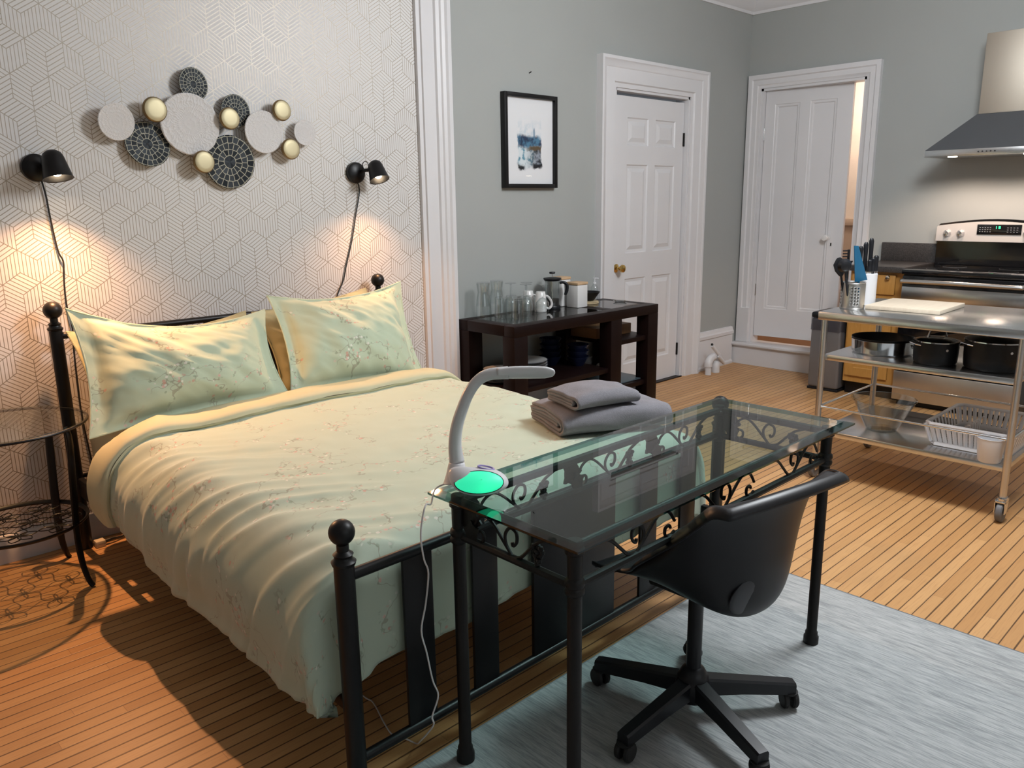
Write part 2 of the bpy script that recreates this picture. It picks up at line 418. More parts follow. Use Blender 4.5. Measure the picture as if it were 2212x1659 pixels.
M = {}
M['floor'] = m_floor(); M['wallpaper'] = m_wallpaper(); M['rug'] = m_rug(); M['rug_edge'] = simple('rug_binding', (0.20, 0.22, 0.235), 0.9)
M['greywall'] = simple('grey_green_paint', (0.355, 0.370, 0.358), 0.75, var=0.03, nscale=3, bump=0.05, bscale=90)
M['white'] = simple('white_gloss_paint', (0.68, 0.675, 0.69), 0.38, var=0.03, nscale=5)
M['ceil'] = simple('ceiling_white', (0.72, 0.72, 0.74), 0.8, var=0.02)
M['bath'] = simple('bathroom_plaster', (0.74, 0.68, 0.62), 0.7); M['bathlow'] = simple('bathroom_wainscot', (0.52, 0.42, 0.34), 0.5)
M['black'] = simple('black_powder_coat', (0.005, 0.005, 0.006), 0.40, var=0.2, nscale=40, spec=0.35)
M['blackmetal'] = simple('dark_wrought_iron', (0.007, 0.006, 0.006), 0.5, var=0.3, nscale=60, bump=0.25, bscale=120, spec=0.35)
M['plastic'] = simple('black_plastic', (0.008, 0.0085, 0.011), 0.40, var=0.1, spec=0.4)
M['rubber'] = simple('black_rubber', (0.012, 0.012, 0.012), 0.7)
M['glass_desk'] = thin_glass('greenish_plate_glass', (0.72, 0.85, 0.83), None, 1.0, 1.55)
M['glass_edge'] = thin_glass('bevelled_glass_rim', (0.22, 0.40, 0.41), None, 0.9, 1.55, 0.05)
M['glass_side'] = thin_glass('side_table_glass', (0.80, 0.84, 0.82), None, 1.0, 1.6)
M['glass_clear'] = thin_glass('clear_glassware', (0.93, 0.945, 0.945), (0.52, 0.56, 0.56), 1.0, 1.9)
M['glass_picture'] = thin_glass('picture_glass', (0.98, 0.98, 0.98), None, 1.0, 1.35)
M['floral'] = m_floral('floral_cotton', (0.44, 0.525, 0.405), (0.48, 0.555, 0.44))
M['floral_sham'] = m_floral('floral_cotton_sham', (0.46, 0.54, 0.385), (0.50, 0.57, 0.42), 0.85, 3.3)
M['lining'] = simple('pale_yellow_green_cotton', (0.54, 0.52, 0.34), 0.75, var=0.04, bump=0.05)
M['pillow_plain'] = simple('plain_yellow_cotton', (0.40, 0.37, 0.215), 0.75, var=0.05)
M['sheet'] = simple('cream_sheet', (0.60, 0.56, 0.38), 0.8, var=0.04)
M['towel'] = simple('grey_terry', (0.21, 0.205, 0.225), 0.95, var=0.12, nscale=120, bump=0.9, bscale=420)
M['darkwood'] = m_wood('dark_stained_wood', (0.005, 0.0022, 0.002), (0.011, 0.004, 0.0035), (3, 3, 30), 0.42, 0.18)
M['boxwood'] = m_wood('mid_brown_wood', (0.16, 0.075, 0.03), (0.27, 0.135, 0.06), (20, 3, 3), 0.5)
M['lidwood'] = m_wood('light_wood_lid', (0.50, 0.33, 0.19), (0.62, 0.43, 0.26), (20, 3, 3), 0.5)
M['boardwood'] = m_wood('pale_cutting_board', (0.56, 0.46, 0.34), (0.70, 0.61, 0.49), (2, 26, 2), 0.6)
M['oak'] = m_wood('honey_oak', (0.36, 0.17, 0.035), (0.56, 0.29, 0.075), (3, 30, 3), 0.4)
M['counter'] = m_counter()
M['steel'] = steel('brushed_steel'); M['steel_v'] = steel('brushed_steel_vertical', (0.60, 0.58, 0.555), 0.32, (80, 80, 1))
M['chrome'] = simple('polished_chrome', (0.75, 0.75, 0.76), 0.12, 1.0, 0.02)
M['hoodsteel'] = steel('hood_chimney_steel', (0.52, 0.47, 0.40), 0.58, (1, 60, 1))
M['hoodglass'] = simple('dark_hood_face', (0.075, 0.08, 0.086), 0.35, 0.0, 0.05)
M['blackgloss'] = simple('black_glass_ceramic', (0.006, 0.006, 0.007), 0.08, 0.0, 0.02, coat=0.3)
M['potblack'] = simple('black_nonstick', (0.006, 0.006, 0.0065), 0.42, var=0.1, spec=0.3)
M['brass'] = simple('polished_brass', (0.62, 0.42, 0.14), 0.18, 1.0, 0.05)
M['gold'] = simple('brushed_gold', (0.56, 0.49, 0.31), 0.5, 0.55, 0.08, nscale=60); M['goldrim'] = simple('aged_brass_rim', (0.24, 0.165, 0.075), 0.4, 0.7)
M['mosaic'] = m_mosaic(); M['emboss'] = m_embossed(); M['art'] = m_art(); M['mat'] = simple('white_mat_board', (0.78, 0.78, 0.80), 0.8, var=0.02)
M['porcelain'] = simple('white_porcelain', (0.72, 0.71, 0.70), 0.2, var=0.02, coat=0.3); M['bluebowl'] = simple('navy_glaze', (0.006, 0.009, 0.028), 0.25, var=0.2)
M['darkrim'] = simple('dark_glazed_rim', (0.03, 0.035, 0.05), 0.3)
M['whiteplastic'] = simple('white_plastic', (0.70, 0.70, 0.72), 0.32, var=0.02)
M['greyplastic'] = simple('pearl_grey_plastic', (0.60, 0.60, 0.61), 0.3, var=0.02)
M['blueplastic'] = simple('teal_blue_plastic', (0.008, 0.10, 0.20), 0.4); M['liner'] = thin_glass('clear_bin_liner', (0.62, 0.62, 0.66), (0.4, 0.4, 0.42), 0.8, 1.5, 0.25)
M['coffee'] = simple('coffee_dregs', (0.008, 0.006, 0.005), 0.5)
M['bulb'] = emit('warm_bulb', (1.0, 0.76, 0.50), 45); M['hoodlamp'] = emit('hood_lamp', (1.0, 0.86, 0.66), 14)
M['green'] = emit('green_glow', (0.02, 0.72, 0.36), 0.95, (0.05, 0.5, 0.3)); M['led'] = emit('green_led', (0.05, 0.9, 0.35), 2.0)
M['cord'] = simple('black_cord', (0.01, 0.01, 0.01), 0.5); M['whitecord'] = simple('white_cord', (0.62, 0.60, 0.60), 0.5)
M['plant'] = simple('dark_green_leaf', (0.03, 0.06, 0.02), 0.6); M['yellowplug'] = simple('cream_plug', (0.60, 0.52, 0.38), 0.5)
M['straw'] = simple('cane_mat', (0.45, 0.36, 0.22), 0.7); M['greytray'] = simple('slate_tray', (0.06, 0.085, 0.10), 0.4)
M['ringlight'] = simple('rainbow_touch_ring', (0.35, 0.30, 0.62), 0.3)

YB, XR = 3.70, 6.38

# ------------------------------------------------------------------ room shell
XL, YF, ZC = -1.7, -2.6, 3.06
struct(B().box(XL, XR+0.1, YF, YB+0.1, -0.06, 0), 'floor', M['floor'], 'honey-coloured narrow-strip maple floor of the whole room', 'floor')
struct(B().box(XL, XR+0.1, YF, YB+0.1, ZC, ZC+0.06), 'ceiling', M['ceil'], 'plain white ceiling above the grey walls', 'ceiling')
struct(B().box(XL, 2.86, YB, YB+0.1, 0, ZC), 'wall_left', M['wallpaper'], 'wall behind the bed papered with striped hexagon cubes', 'wall')
D1 = (4.585, 5.505, 2.215)
struct(B().box(2.86, D1[0], YB, YB+0.1, 0, ZC).box(D1[1], XR+0.1, YB, YB+0.1, 0, ZC).box(D1[0], D1[1], YB, YB+0.1, D1[2], ZC),
       'wall_back', M['greywall'], 'grey-green wall carrying the framed print and the six-panel door', 'wall')
D2 = (2.70, 3.575, 0.19, 2.335)
struct(B().box(XR, XR+0.1, YF, D2[0], 0, ZC).box(XR, XR+0.1, D2[1], YB, 0, ZC).box(XR, XR+0.1, D2[0], D2[1], D2[3], ZC).box(XR, XR+0.1, D2[0], D2[1], 0, D2[2]),
       'wall_right', M['greywall'], 'grey-green kitchen wall behind the stove and range hood', 'wall')
struct(B().box(XL, XR+0.1, YF-0.1, YF, 0, ZC), 'wall_front', M['greywall'], 'grey-green wall opposite the bed, behind the viewer', 'wall')
struct(B().box(XL-0.1, XL, YF, YB+0.1, 0, ZC), 'wall_side', M['greywall'], 'grey-green wall at the far side of the bed', 'wall')

def architrave(b, x0, x1, z0, z1, prof):
    """moulded casing round three sides of an opening in the plane y=0, outward to -y"""
    rows = []
    for o, d in prof: rows.append([(x0-o, -d, z0), (x0-o, -d, z1+o), (x1+o, -d, z1+o), (x1+o, -d, z0)])
    b.loft(rows)
    for k in (0, 3): b.bm.faces.new([b.bm.verts.new(Vector(r[k])) for r in rows])
    return b
def panel_slab(w, h, t, panels, rings):
    b = B(); bm = b.bm
    xs = sorted({0, w, *[p[0] for p in panels], *[p[1] for p in panels]}); zs = sorted({0, h, *[p[2] for p in panels], *[p[3] for p in panels]})
    def inside(x, z): return any(p[0] < x < p[1] and p[2] < z < p[3] for p in panels)
    for a, c in zip(xs, xs[1:]):
        for d, e in zip(zs, zs[1:]):
            if not inside((a+c)/2, (d+e)/2): b.quad((a, 0, d), (c, 0, d), (c, 0, e), (a, 0, e))
    for p in panels:
        rows = [[(p[0]+i, y, p[2]+i), (p[1]-i, y, p[2]+i), (p[1]-i, y, p[3]-i), (p[0]+i, y, p[3]-i)] for i, y in [(0, 0)]+rings]
        b.loft(rows, True); bm.faces.new([bm.verts.new(Vector(q)) for q in rows[-1]])
    b.quad((0, 0, 0), (0, t, 0), (0, t, h), (0, 0, h)).quad((w, 0, 0), (w, 0, h), (w, t, h), (w, t, 0))
    b.quad((0, 0, h), (0, t, h), (w, t, h), (w, 0, h)).quad((0, 0, 0), (w, 0, 0), (w, t, 0), (0, t, 0)).quad((0, t, 0), (w, t, 0), (w, t, h), (0, t, h))
    bmesh.ops.remove_doubles(bm, verts=bm.verts, dist=1e-5)
    return b

# door 1
PR1 = [(0, 0), (0, 0.016), (0.028, 0.018), (0.036, 0.030), (0.125, 0.030), (0.135, 0.040), (0.165, 0.045), (0.175, 0.055), (0.195, 0.055), (0.195, 0)]
d1 = thing('door_1', (5.045, YB, 0), 'white six-panel door with brass knob in the grey wall', 'door'); d1['kind'] = 'structure'
b = architrave(B(), D1[0], D1[1], 0, D1[2], PR1).xf(Matrix.Translation((0, YB, 0)))
b.box(D1[0]-0.001, D1[0]+0.018, YB-0.005, YB+0.10, 0, D1[2]).box(D1[1]-0.018, D1[1]+0.001, YB-0.005, YB+0.10, 0, D1[2]).box(D1[0], D1[1], YB-0.005, YB+0.10, D1[2]-0.018, D1[2]+0.001)
b.build('door_frame', M['white'], d1)
pn = []
for x0, x1 in ((0.175, 0.445), (0.535, 0.805)):
    pn += [(x0, x1, 0.205, 0.865), (x0, x1, 1.055, 1.70), (x0, x1, 1.835, 2.03)]
w1 = D1[1]-D1[0]-0.045
b = panel_slab(w1, 2.165, 0.035, [(p[0]*w1/0.92, p[1]*w1/0.92, p[2]-0.008, p[3]-0.008) for p in pn], [(0.008, 0.009), (0.026, 0.013), (0.055, 0.002)])
b.xf(Matrix.Translation((D1[0]+0.022, YB+0.030, 0.008))).build('door_panel', M['white'], d1, ang=20)
b = B().lathe([(0, 0), (0.030, 0), (0.032, 0.006), (0.022, 0.012), (0.012, 0.016), (0.011, 0.040), (0.022, 0.048), (0.029, 0.060), (0.027, 0.074), (0.014, 0.082), (0, 0.083)], (4.665, YB+0.030, 0.953), (0, -1, 0))
b.build('knob', M['brass'], d1)
for z in (1.90, 0.235):
    B().cyl((D1[1]-0.020, YB+0.024, z-0.05), (D1[1]-0.020, YB+0.024, z+0.05), 0.006).box(D1[1]-0.03, D1[1]-0.014, YB+0.026, YB+0.031, z-0.05, z+0.05).build('hinge', M['blackmetal'], d1)
B().box(D1[0], D1[1], YB-0.02, YB+0.09, 0.0005, 0.007).build('threshold', M['darkwood'], d1)

# door 2 (to a lit bathroom, one step up)
d2o = thing('door_2', (XR, 3.14, D2[2]), 'white four-panel door ajar to a lit bathroom, up one step', 'door'); d2o['kind'] = 'structure'
PR2 = [(0, 0), (0, 0.014), (0.020, 0.018), (0.028, 0.026), (0.065, 0.028), (0.074, 0.038), (0.108, 0.040), (0.108, 0)]
toY = Matrix.Translation((XR, 0, 0)) @ Matrix(((0, 1, 0, 0), (-1, 0, 0, 0), (0, 0, 1, 0), (0, 0, 0, 1)))     # local x -> -y, local y -> +x
b = architrave(B(), -D2[1], -D2[0], D2[2]+0.03, D2[3], PR2).xf(toY)
b.box(XR-0.005, XR+0.12, D2[1]-0.02, D2[1]+0.001, D2[2], D2[3]).box(XR-0.005, XR+0.12, D2[0]-0.001, D2[0]+0.02, D2[2], D2[3]).box(XR-0.005, XR+0.12, D2[0], D2[1], D2[3]-0.02, D2[3]+0.001)
b.box(XR-0.042, XR-0.001, D2[1]-0.004, D2[1]+0.108, D2[2]+0.005, 0.50)
b.build('door_frame', M['white'], d2o)
wl = 0.712
pn = [(0.115, 0.325, 0.86, 1.975), (0.425, 0.645, 0.86, 1.975), (0.115, 0.325, 0.25, 0.70), (0.425, 0.645, 0.25, 0.70)]
pn = [(0.080, 0.292, 0.245, 1.955), (0.376, 0.592, 0.245, 1.960)]
b = panel_slab(wl, 2.065, 0.035, pn, [(0.006, 0.004), (0.020, 0.006), (0.028, 0.014)])
b.xf(toY @ Matrix.Translation((-D2[1]+0.024, 0.035, D2[2]+0.062)) @ Matrix.Rotation(math.radians(5.0), 4, 'Z')).build('door_panel', M['white'], d2o, ang=20)
B().lathe([(0, 0), (0.020, 0), (0.020, 0.005), (0.008, 0.009), (0.008, 0.03), (0.020, 0.036), (0.026, 0.050), (0.022, 0.062), (0, 0.067)], (XR+0.087, 2.957, 1.120), (-1, 0.09, 0)).build('knob', M['porcelain'], d2o)
B().box(XR+0.0845, XR+0.0885, 2.925, 2.933, 1.055, 1.080).build('keyhole', M['rubber'], d2o)
for z in (1.97, 0.66):
    B().cyl((XR+0.030, D2[1]-0.022, z-0.05), (XR+0.030, D2[1]-0.022, z+0.05), 0.007).build('hinge', M['chrome'], d2o)
struct(B().box(6.30, XR+0.12, 2.3, YB-0.001, 0.001, 0.172).box(6.268, XR+0.14, 2.3, YB-0.001, 0.168, 0.193, 0.008), 'trim_1', M['white'], 'white painted wooden step under the bathroom door', 'step')

# bathroom seen through the gap
struct(B().box(XR+0.1, 8.0, 1.9, 4.4, 0.10, 0.19), 'floor_bathroom', M['boxwood'], 'wooden floor beyond the bathroom door', 'floor')
struct(B().box(7.9, 8.0, 1.9, 4.4, 0.19, 2.6).box(XR+0.1, 8.0, 1.8, 1.9, 0.19, 2.6).box(XR+0.1, 8.0, 4.4, 4.5, 0.19, 2.6).box(XR+0.1, 8.0, 1.8, 4.5, 2.6, 2.7), 'wall_bathroom', M['bath'], 'warm lit plaster wall inside the bathroom', 'wall')
struct(B().box(7.87, 7.899, 1.95, 4.35, 0.19, 1.17).box(7.84, 7.899, 1.95, 4.35, 1.17, 1.24, 0.008), 'trim_2', M['bathlow'], 'tan wainscot with pale ledge inside the bathroom', 'wainscot')
t = thing('wall_pot', (7.83, 3.49, 1.83), 'small round beige pot with dark sprig on the bathroom wall', 'pot')
B().lathe([(0, -0.02), (0.04, -0.015), (0.065, 0.03), (0.06, 0.075), (0.045, 0.08), (0.05, 0.03), (0, 0.0)], (7.83, 3.49, 1.83)).build('pot', M['bath'], t)
b = B()
for k in range(7):
    a = k*0.9; b.tube([(7.83, 3.49, 1.90), (7.83+0.03*math.cos(a), 3.49+0.03*math.sin(a), 1.95), (7.83+0.05*math.cos(a), 3.49+0.05*math.sin(a), 1.98+0.01*(k % 3))], 0.008, 5)
b.build('sprig', M['plant'], t)

# trims
pf = [(2.845, 0), (2.845, -0.022), (2.868, -0.024), (2.872, -0.034), (2.880, -0.034), (2.884, -0.028), (2.960, -0.028), (2.968, -0.040), (2.990, -0.044), (2.998, -0.052), (3.018, -0.056), (3.030, -0.066), (3.052, -0.066), (3.058, -0.05), (3.072, -0.045), (3.072, 0)]
struct(B().prism([(x, YB+y) for x, y in pf], 3.06, (0, 0, 0.0), (1, 0, 0), (0, 1, 0)), 'trim_3', M['white'], 'tall white moulded casing between wallpaper and grey wall', 'casing', ang=15)
def extr(prof, x0, x1, axis):
    """prof: (distance from wall, z)"""
    b = B()
    if axis == 'x': rows = [[(x, YB-d, z) for d, z in prof] for x in (x0, x1)]
    else: rows = [[(XR-d, y, z) for d, z in prof] for y in (x0, x1)]
    b.loft(rows, True)
    for r in rows: b.bm.faces.new([b.bm.verts.new(Vector(p)) for p in r])
    return b
PB = [(0, 0.001), (0.030, 0.001), (0.030, 0.02), (0.020, 0.035), (0.020, 0.265), (0.030, 0.27), (0.032, 0.295), (0.024, 0.305), (0.016, 0.33), (0, 0.335)]
struct(extr(PB, 3.072, 4.388, 'x'), 'baseboard_back', M['white'], 'tall white moulded baseboard behind the dark console table', 'baseboard', ang=20)
struct(extr(PB, 5.702, 6.28, 'x'), 'baseboard_corner', M['white'], 'tall white moulded baseboard between the six-panel door and corner', 'baseboard', ang=20)
struct(extr([(0, 0.001), (0.022, 0.001), (0.022, 0.10), (0.012, 0.118), (0, 0.12)], XL, 2.845, 'x'), 'baseboard_left', M['white'], 'low white baseboard under the patterned wallpaper', 'baseboard')
PC = [(0, 2.925), (0.012, 2.925), (0.020, 2.945), (0.05, 2.965), (0.10, 3.03), (0.125, 3.045), (0.125, 3.06), (0, 3.06)]
struct(extr(PC, 3.072, XR, 'x'), 'trim_4', M['ceil'], 'white cornice along the top of the grey back wall', 'cornice', ang=20)
struct(extr(PC, YF, YB, 'y'), 'trim_5', M['ceil'], 'white cornice along the top of the kitchen wall', 'cornice', ang=20)

# ------------------------------------------------------------------ rug
t = thing('area_rug', (2.0, -0.2, 0), 'large grey streaky woven rug under the glass desk and swivel chair', 'rug')
RX0, RX1, RY0, RY1 = -1.0, 2.765, -2.0, 1.485
B().box(RX0, RX1, RY0, RY1, 0.0008, 0.006, 0.002).build('rug_field', M['rug'], t)
B().tube([(RX0, RY0, 0.004), (RX1, RY0, 0.004), (RX1, RY1, 0.004), (RX0, RY1, 0.004)], 0.004, 6, True).build('binding', M['rug_edge'], t)

# ------------------------------------------------------------------ bed
BX0, BX1, HY, FY = 0.878, 2.466, 3.61, 1.480
bed = thing('bed', (1.665, 2.5, 0), 'black metal double bed with ball-topped posts and slatted footboard', 'bed')
def post(x, y, h, r, rb, name='bed_post'):
    zb = 0.0065 if y < 2 else 0.002
    b = B().lathe([(0, zb), (r*0.95, zb), (r, 0.02), (r, h-0.062), (r*1.12, h-0.060), (r*1.22, h-0.052), (r*0.92, h-0.046), (r*0.86, h-0.040), (r*1.0, h-0.034), (r*0.6, h-0.026), (r*0.6, h-0.01), (0, h-0.005)], (x, y, 0), seg=28)
    o = b.build(name, M['black'], bed)
    B().ball((x, y, h+rb*0.62), rb).build('ball_finial', M['black'], o)
for x in (BX0, BX1):
    post(x, HY, 1.02, 0.025, 0.036); post(x, FY, 0.704, 0.0240, 0.0305)
for x0, x1, y, zt, zb in ((BX0, BX1, HY, 0.935, 0.33), (BX0, BX1, FY, 0.612, 0.125)):
    B().cyl((x0, y, zt), (x1, y, zt), 0.0145).build('top_rail', M['black'], bed)
    B().cyl((x0, y, zb), (x1, y, zb), 0.0135).build('bottom_rail', M['black'], bed)
    for a, c in ((1.038, 1.128), (1.262, 1.352), (1.492, 1.862), (1.998, 2.088), (2.228, 2.318)):
        if c-a > 0.2: B().box(a, c, y-0.006, y+0.006, zb, zt, 0.002).build('centre_panel', M['black'], bed)
        else: B().box(a, c, y-0.005, y+0.005, zb, zt, 0.002).build('slat', M['black'], bed)
for x in (BX0+0.01, BX1-0.01):
    B().box(x-0.012, x+0.012, FY+0.02, HY-0.02, 0.245, 0.325, 0.003).build('side_rail', M['black'], bed)
b = B()
for k in range(12): b.box(BX0+0.02, BX1-0.02, 1.62+k*0.165, 1.69+k*0.165, 0.285, 0.30)
b.build('slat_base', M['black'], bed)
B().cyl((1.665, 2.5, 0.002), (1.665, 2.5, 0.285), 0.016).build('centre_leg', M['black'], bed)

def soft(p, s): return mnoise.noise(Vector(p)*s)
# mattress
def rbox_grid(x0, x1, y0, y1, z0, z1, rad, amp, sc):
    b = B(); b.box(x0, x1, y0, y1, z0, z1, rad, 5)
    bmesh.ops.subdivide_edges(b.bm, edges=[e for e in b.bm.edges if e.calc_length() > 0.12], cuts=10, use_grid_fill=True)
    for v in b.bm.verts: v.co += Vector((soft(v.co, sc), soft(v.co+Vector((9, 0, 0)), sc), soft(v.co+Vector((0, 7, 0)), sc)))*amp
    return b
mt = rbox_grid(0.925, 2.405, 1.575, 3.565, 0.302, 0.555, 0.05, 0.006, 9).build('mattress', M['sheet'], ang=80)
tag(mt, 'mattress in cream fitted sheet showing at the head corner of the bed', 'mattress')

# duvet: draped sheet of cloth with hems falling over both sides and the foot
XC, HW, RAD = 1.645, 0.735, 0.16
def bend(s, flat, rad, out):
    """arc length s from the centre -> (distance, drop)"""
    if s <= flat: return s, 0.0
    s -= flat; L = rad*PI/2
    if s <= L: a = s/rad; return flat+rad*math.sin(a), rad*(1-math.cos(a))
    s -= L; return flat+rad+s*out, rad+s*math.sqrt(1-out*out)
def ridge(p, k): 
    n = soft(p, k); return 1-min(1.0, abs(n)*2.6)
YH, FX, FYY, RX, RY = 3.06, 0.660, 1.468, 0.155, 0.080
def duvet_pt(u, v, lift=0.0):
    """u 0..1 across, v 0..1 head to foot"""
    a = (u-0.5)*2
    yy = v*(YH-1.5)
    hang = 0.30+1.0*min(1.0, yy/0.75)**0.75
    hang = min(hang, 1.02+0.06*v)
    s = abs(a)*(FX+RX*PI/2+0.185*hang)
    SM, TM = FX+RX*PI/2+0.185*hang-FX, RY*PI/2+0.215
    t = v*(FYY+TM)
    S, T = max(0.0, s-FX), max(0.0, t-FYY)
    th = 0.0; cn = 0.0
    if S > 0 and T > 0:                        # the foot corners wrap round like a cone
        A, Bn = S/SM, T/TM; rho = max(A, Bn); th = math.atan2(Bn, A); c2, s2 = math.cos(th), math.sin(th)
        d1_, z1_ = bend(FX+rho*SM, FX, RX, 0.06); d2_, z2_ = bend(FYY+rho*TM, FYY, RY, 0.02)
        rip = 0.022*math.sin(th*6.0-0.6)*rho*math.sin(2*th)
        dx, dy = FX+(d1_-FX+rip)*c2**0.8, FYY+(d2_-FYY+rip)*s2**0.8
        zx, zy = z1_*c2*c2, z2_*s2*s2; drop = zx+zy+0.02*math.sin(2*th)*rho; cn = rho
    else:
        dx, zx = bend(s, FX, RX, 0.06); dy, zy = bend(t, FYY, RY, 0.02); drop = zx+zy
    sx = math.copysign(dx, a)
    p = Vector((XC+sx, YH-dy, 0))
    puff = 0.034*(1-abs(a)**4)+0.012*soft((p.x*2.1, p.y*2.1, 3), 1)
    p.z = 0.604+puff-drop
    hs = min(1.0, max(0.0, zx-0.02)/0.30); hf = min(1.0, max(0.0, zy-0.02)/0.27)
    # belly of the hanging parts
    p.x += math.copysign(0.028*math.sin(PI*min(1, hs*1.05))*(hs > 0), a)
    p.y -= 0.012*math.sin(PI*hf)
    # gathers: folds that sweep from the hem up towards the foot
    q = (YH-t)-0.62*s; al = s-0.3*(YH-t)
    k1 = ridge((q*7.5+2*(a > 0), al*1.3, 1.3), 1); k2 = ridge((q*15, al*2.0, 7.7+3*(a > 0)), 1); k3 = soft((q*4.2, al*1.2, 2.2), 1)
    amp = max(0.0, min(1.0, (s-0.22)/0.62))**1.4*(0.3 if a > 0 else 1.0)
    f = (0.024*k1+0.007*k2*(1-0.8*hs)+0.022*k3-0.011)*amp*(1-0.7*hf)
    p.z += f*(1-hs)*0.9
    p.x += math.copysign(f*hs*(1.15-0.45*hs), a)
    p.z += 0.004*soft((p.x*5, p.y*11, 1), 1)+0.003*soft((p.x*16, p.y*9, 6), 1)
    # foot face: shallow upright folds
    g = 0.016*soft((p.x*8.5, p.z*2.2, 4), 1)+0.008*soft((p.x*19+p.z*9, p.z*3, 9), 1)
    p.y -= g*hf
    p.z += hf*0.026*soft((p.x*5.2, 2.5, 4.4), 1)
    if abs(p.x-XC) < 0.775: p.y = max(p.y, 1.502)
    p.z += lift
    return p
def build_cover(name, mat, f, nu, nv, uvs, th, parent=None):
    b = B(); b.grid(f, nu, nv, uvs)
    return b.build(name, mat, parent, ang=180, solid=(th, -1))
dv = build_cover('duvet', M['floral'], duvet_pt, 190, 170, (2.2, 1.85), 0.045)
tag(dv, 'pale green duvet with blossom sprigs draped over the bed', 'duvet')
def band_pt(u, v):
    a = 2*PI*v; p0 = duvet_pt(u, 0.0); p1 = duvet_pt(u, 0.10)
    c = (p0+p1)*0.5; e = (p1-p0).normalized(); du = (duvet_pt(min(1, u+0.01), 0.03)-duvet_pt(max(0, u-0.01), 0.03)).normalized()
    n = du.cross(e).normalized()
    if n.dot(c-Vector((XC, c.y, 0.30))) < 0: n = -n
    wob = 0.010*soft((u*14, a*0.4, 6), 1)
    x = math.cos(a); y = math.sin(a)
    return c + e*(0.088+wob)*math.copysign(abs(x)**0.7, x) + n*(0.026+0.6*wob)*math.copysign(abs(y)**0.8, y) + n*0.012
b = B(); b.grid(band_pt, 90, 22, (2.3, 0.4)); b.build('turned_back_edge', M['lining'], dv, ang=180)

# pillows
def pillow(name, TL, TR, BR, BL, thick, flange, mats, sag, label, back=False, seed=0, parts=True):
    TL, TR, BR, BL = map(Vector, (TL, TR, BR, BL))
    n = (TR-TL).cross(BL-TL).normalized()
    if n.y > 0: n = -n
    Wd, Hd = (TR-TL).length, (BL-TL).length
    def pos(u, v, sgn):
        top = TL.lerp(TR, u); bot = BL.lerp(BR, u); p = top.lerp(bot, v)
        down = (bot-top).normalized(); side = (TR-TL).normalized()
        pin = 4*u*(1-u); p += down*sag*pin*(1-v)**1.5; p -= down*0.018*pin*v
        pv = 4*v*(1-v); p += side*(0.035*pv*((1-u)**4-u**4))
        fu = flange/Wd; fv = flange/Hd*0.9
        uu = min(1, max(0, (u-fu)/(1-2*fu))); vv = min(1, max(0, (v-fv*0.5)/(1-fv)))
        h = (max(0, 4*uu*(1-uu))**0.50)*(max(0, 4*vv*(1-vv))**0.50)
        # belly lower down where the filling settles
        h *= 0.75+0.45*v
        wr = 0.010*soft((u*5+seed, v*3-u*3, sgn), 2.0)+0.007*soft((u*9-v*7+seed, v*4, 2*sgn), 2.4)
        cr = 0.016*max(0, 1-abs((u-0.18)*1.6-(v-0.05)*1.0)*6)*(1-v)-0.014*max(0, 1-abs((u-0.30)*1.7-(v-0.08)*1.1)*7)*(1-v)
        return p + n*sgn*(thick*h*(1.0 if sgn > 0 else 0.6)+0.003) + n*(wr+cr)*min(1, h*2+0.25)
    b = B(); b.grid(lambda u, v: pos(u, v, 1), 56, 40, (Wd, Hd)); b.grid(lambda u, v: pos(u, v, -1), 56, 40, (Wd, Hd))
    bmesh.ops.remove_doubles(b.bm, verts=b.bm.verts, dist=0.0008)
    o = b.build(name, mats, ang=70)
    # stitched rim
    rim = [pos(u/40, 0, 0) for u in range(41)]+[pos(1, v/30, 0) for v in range(1, 31)]+[pos(1-u/40, 1, 0) for u in range(1, 41)]+[pos(0, 1-v/30, 0) for v in range(1, 30)]
    if parts: B().tube(rim, 0.0042, 6, True).build('seam', mats, o)
    return tag(o, label, 'pillow')
pillow('pillow', (0.895, 3.525, 0.96), (1.660, 3.525, 0.965), (1.640, 3.31, 0.585), (0.885, 3.31, 0.585), 0.06, 0.02, M['pillow_plain'], 0.05, 'plain yellowish pillow hidden behind the left floral pillow', seed=5)
pillow('pillow', (1.690, 3.525, 0.955), (2.330, 3.525, 1.015), (2.41, 3.31, 0.585), (1.70, 3.31, 0.585), 0.06, 0.02, M['pillow_plain'], 0.02, 'plain yellowish pillow hidden behind the right floral pillow', seed=9)
pillow('pillow', (0.862, 3.36, 1.072), (1.675, 3.36, 0.985), (1.600, 3.06, 0.655), (0.815, 3.10, 0.618), 0.115, 0.055, M['floral_sham'], 0.085, 'wide floral pillow at the left side of the bed, beside the round table', seed=1)
pillow('pillow', (1.690, 3.36, 1.045), (2.420, 3.34, 1.055), (2.345, 3.06, 0.600), (1.625, 3.08, 0.650), 0.115, 0.045, M['floral_sham'], 0.055, 'floral pillow with lit top corner under the right wall lamp', seed=3)

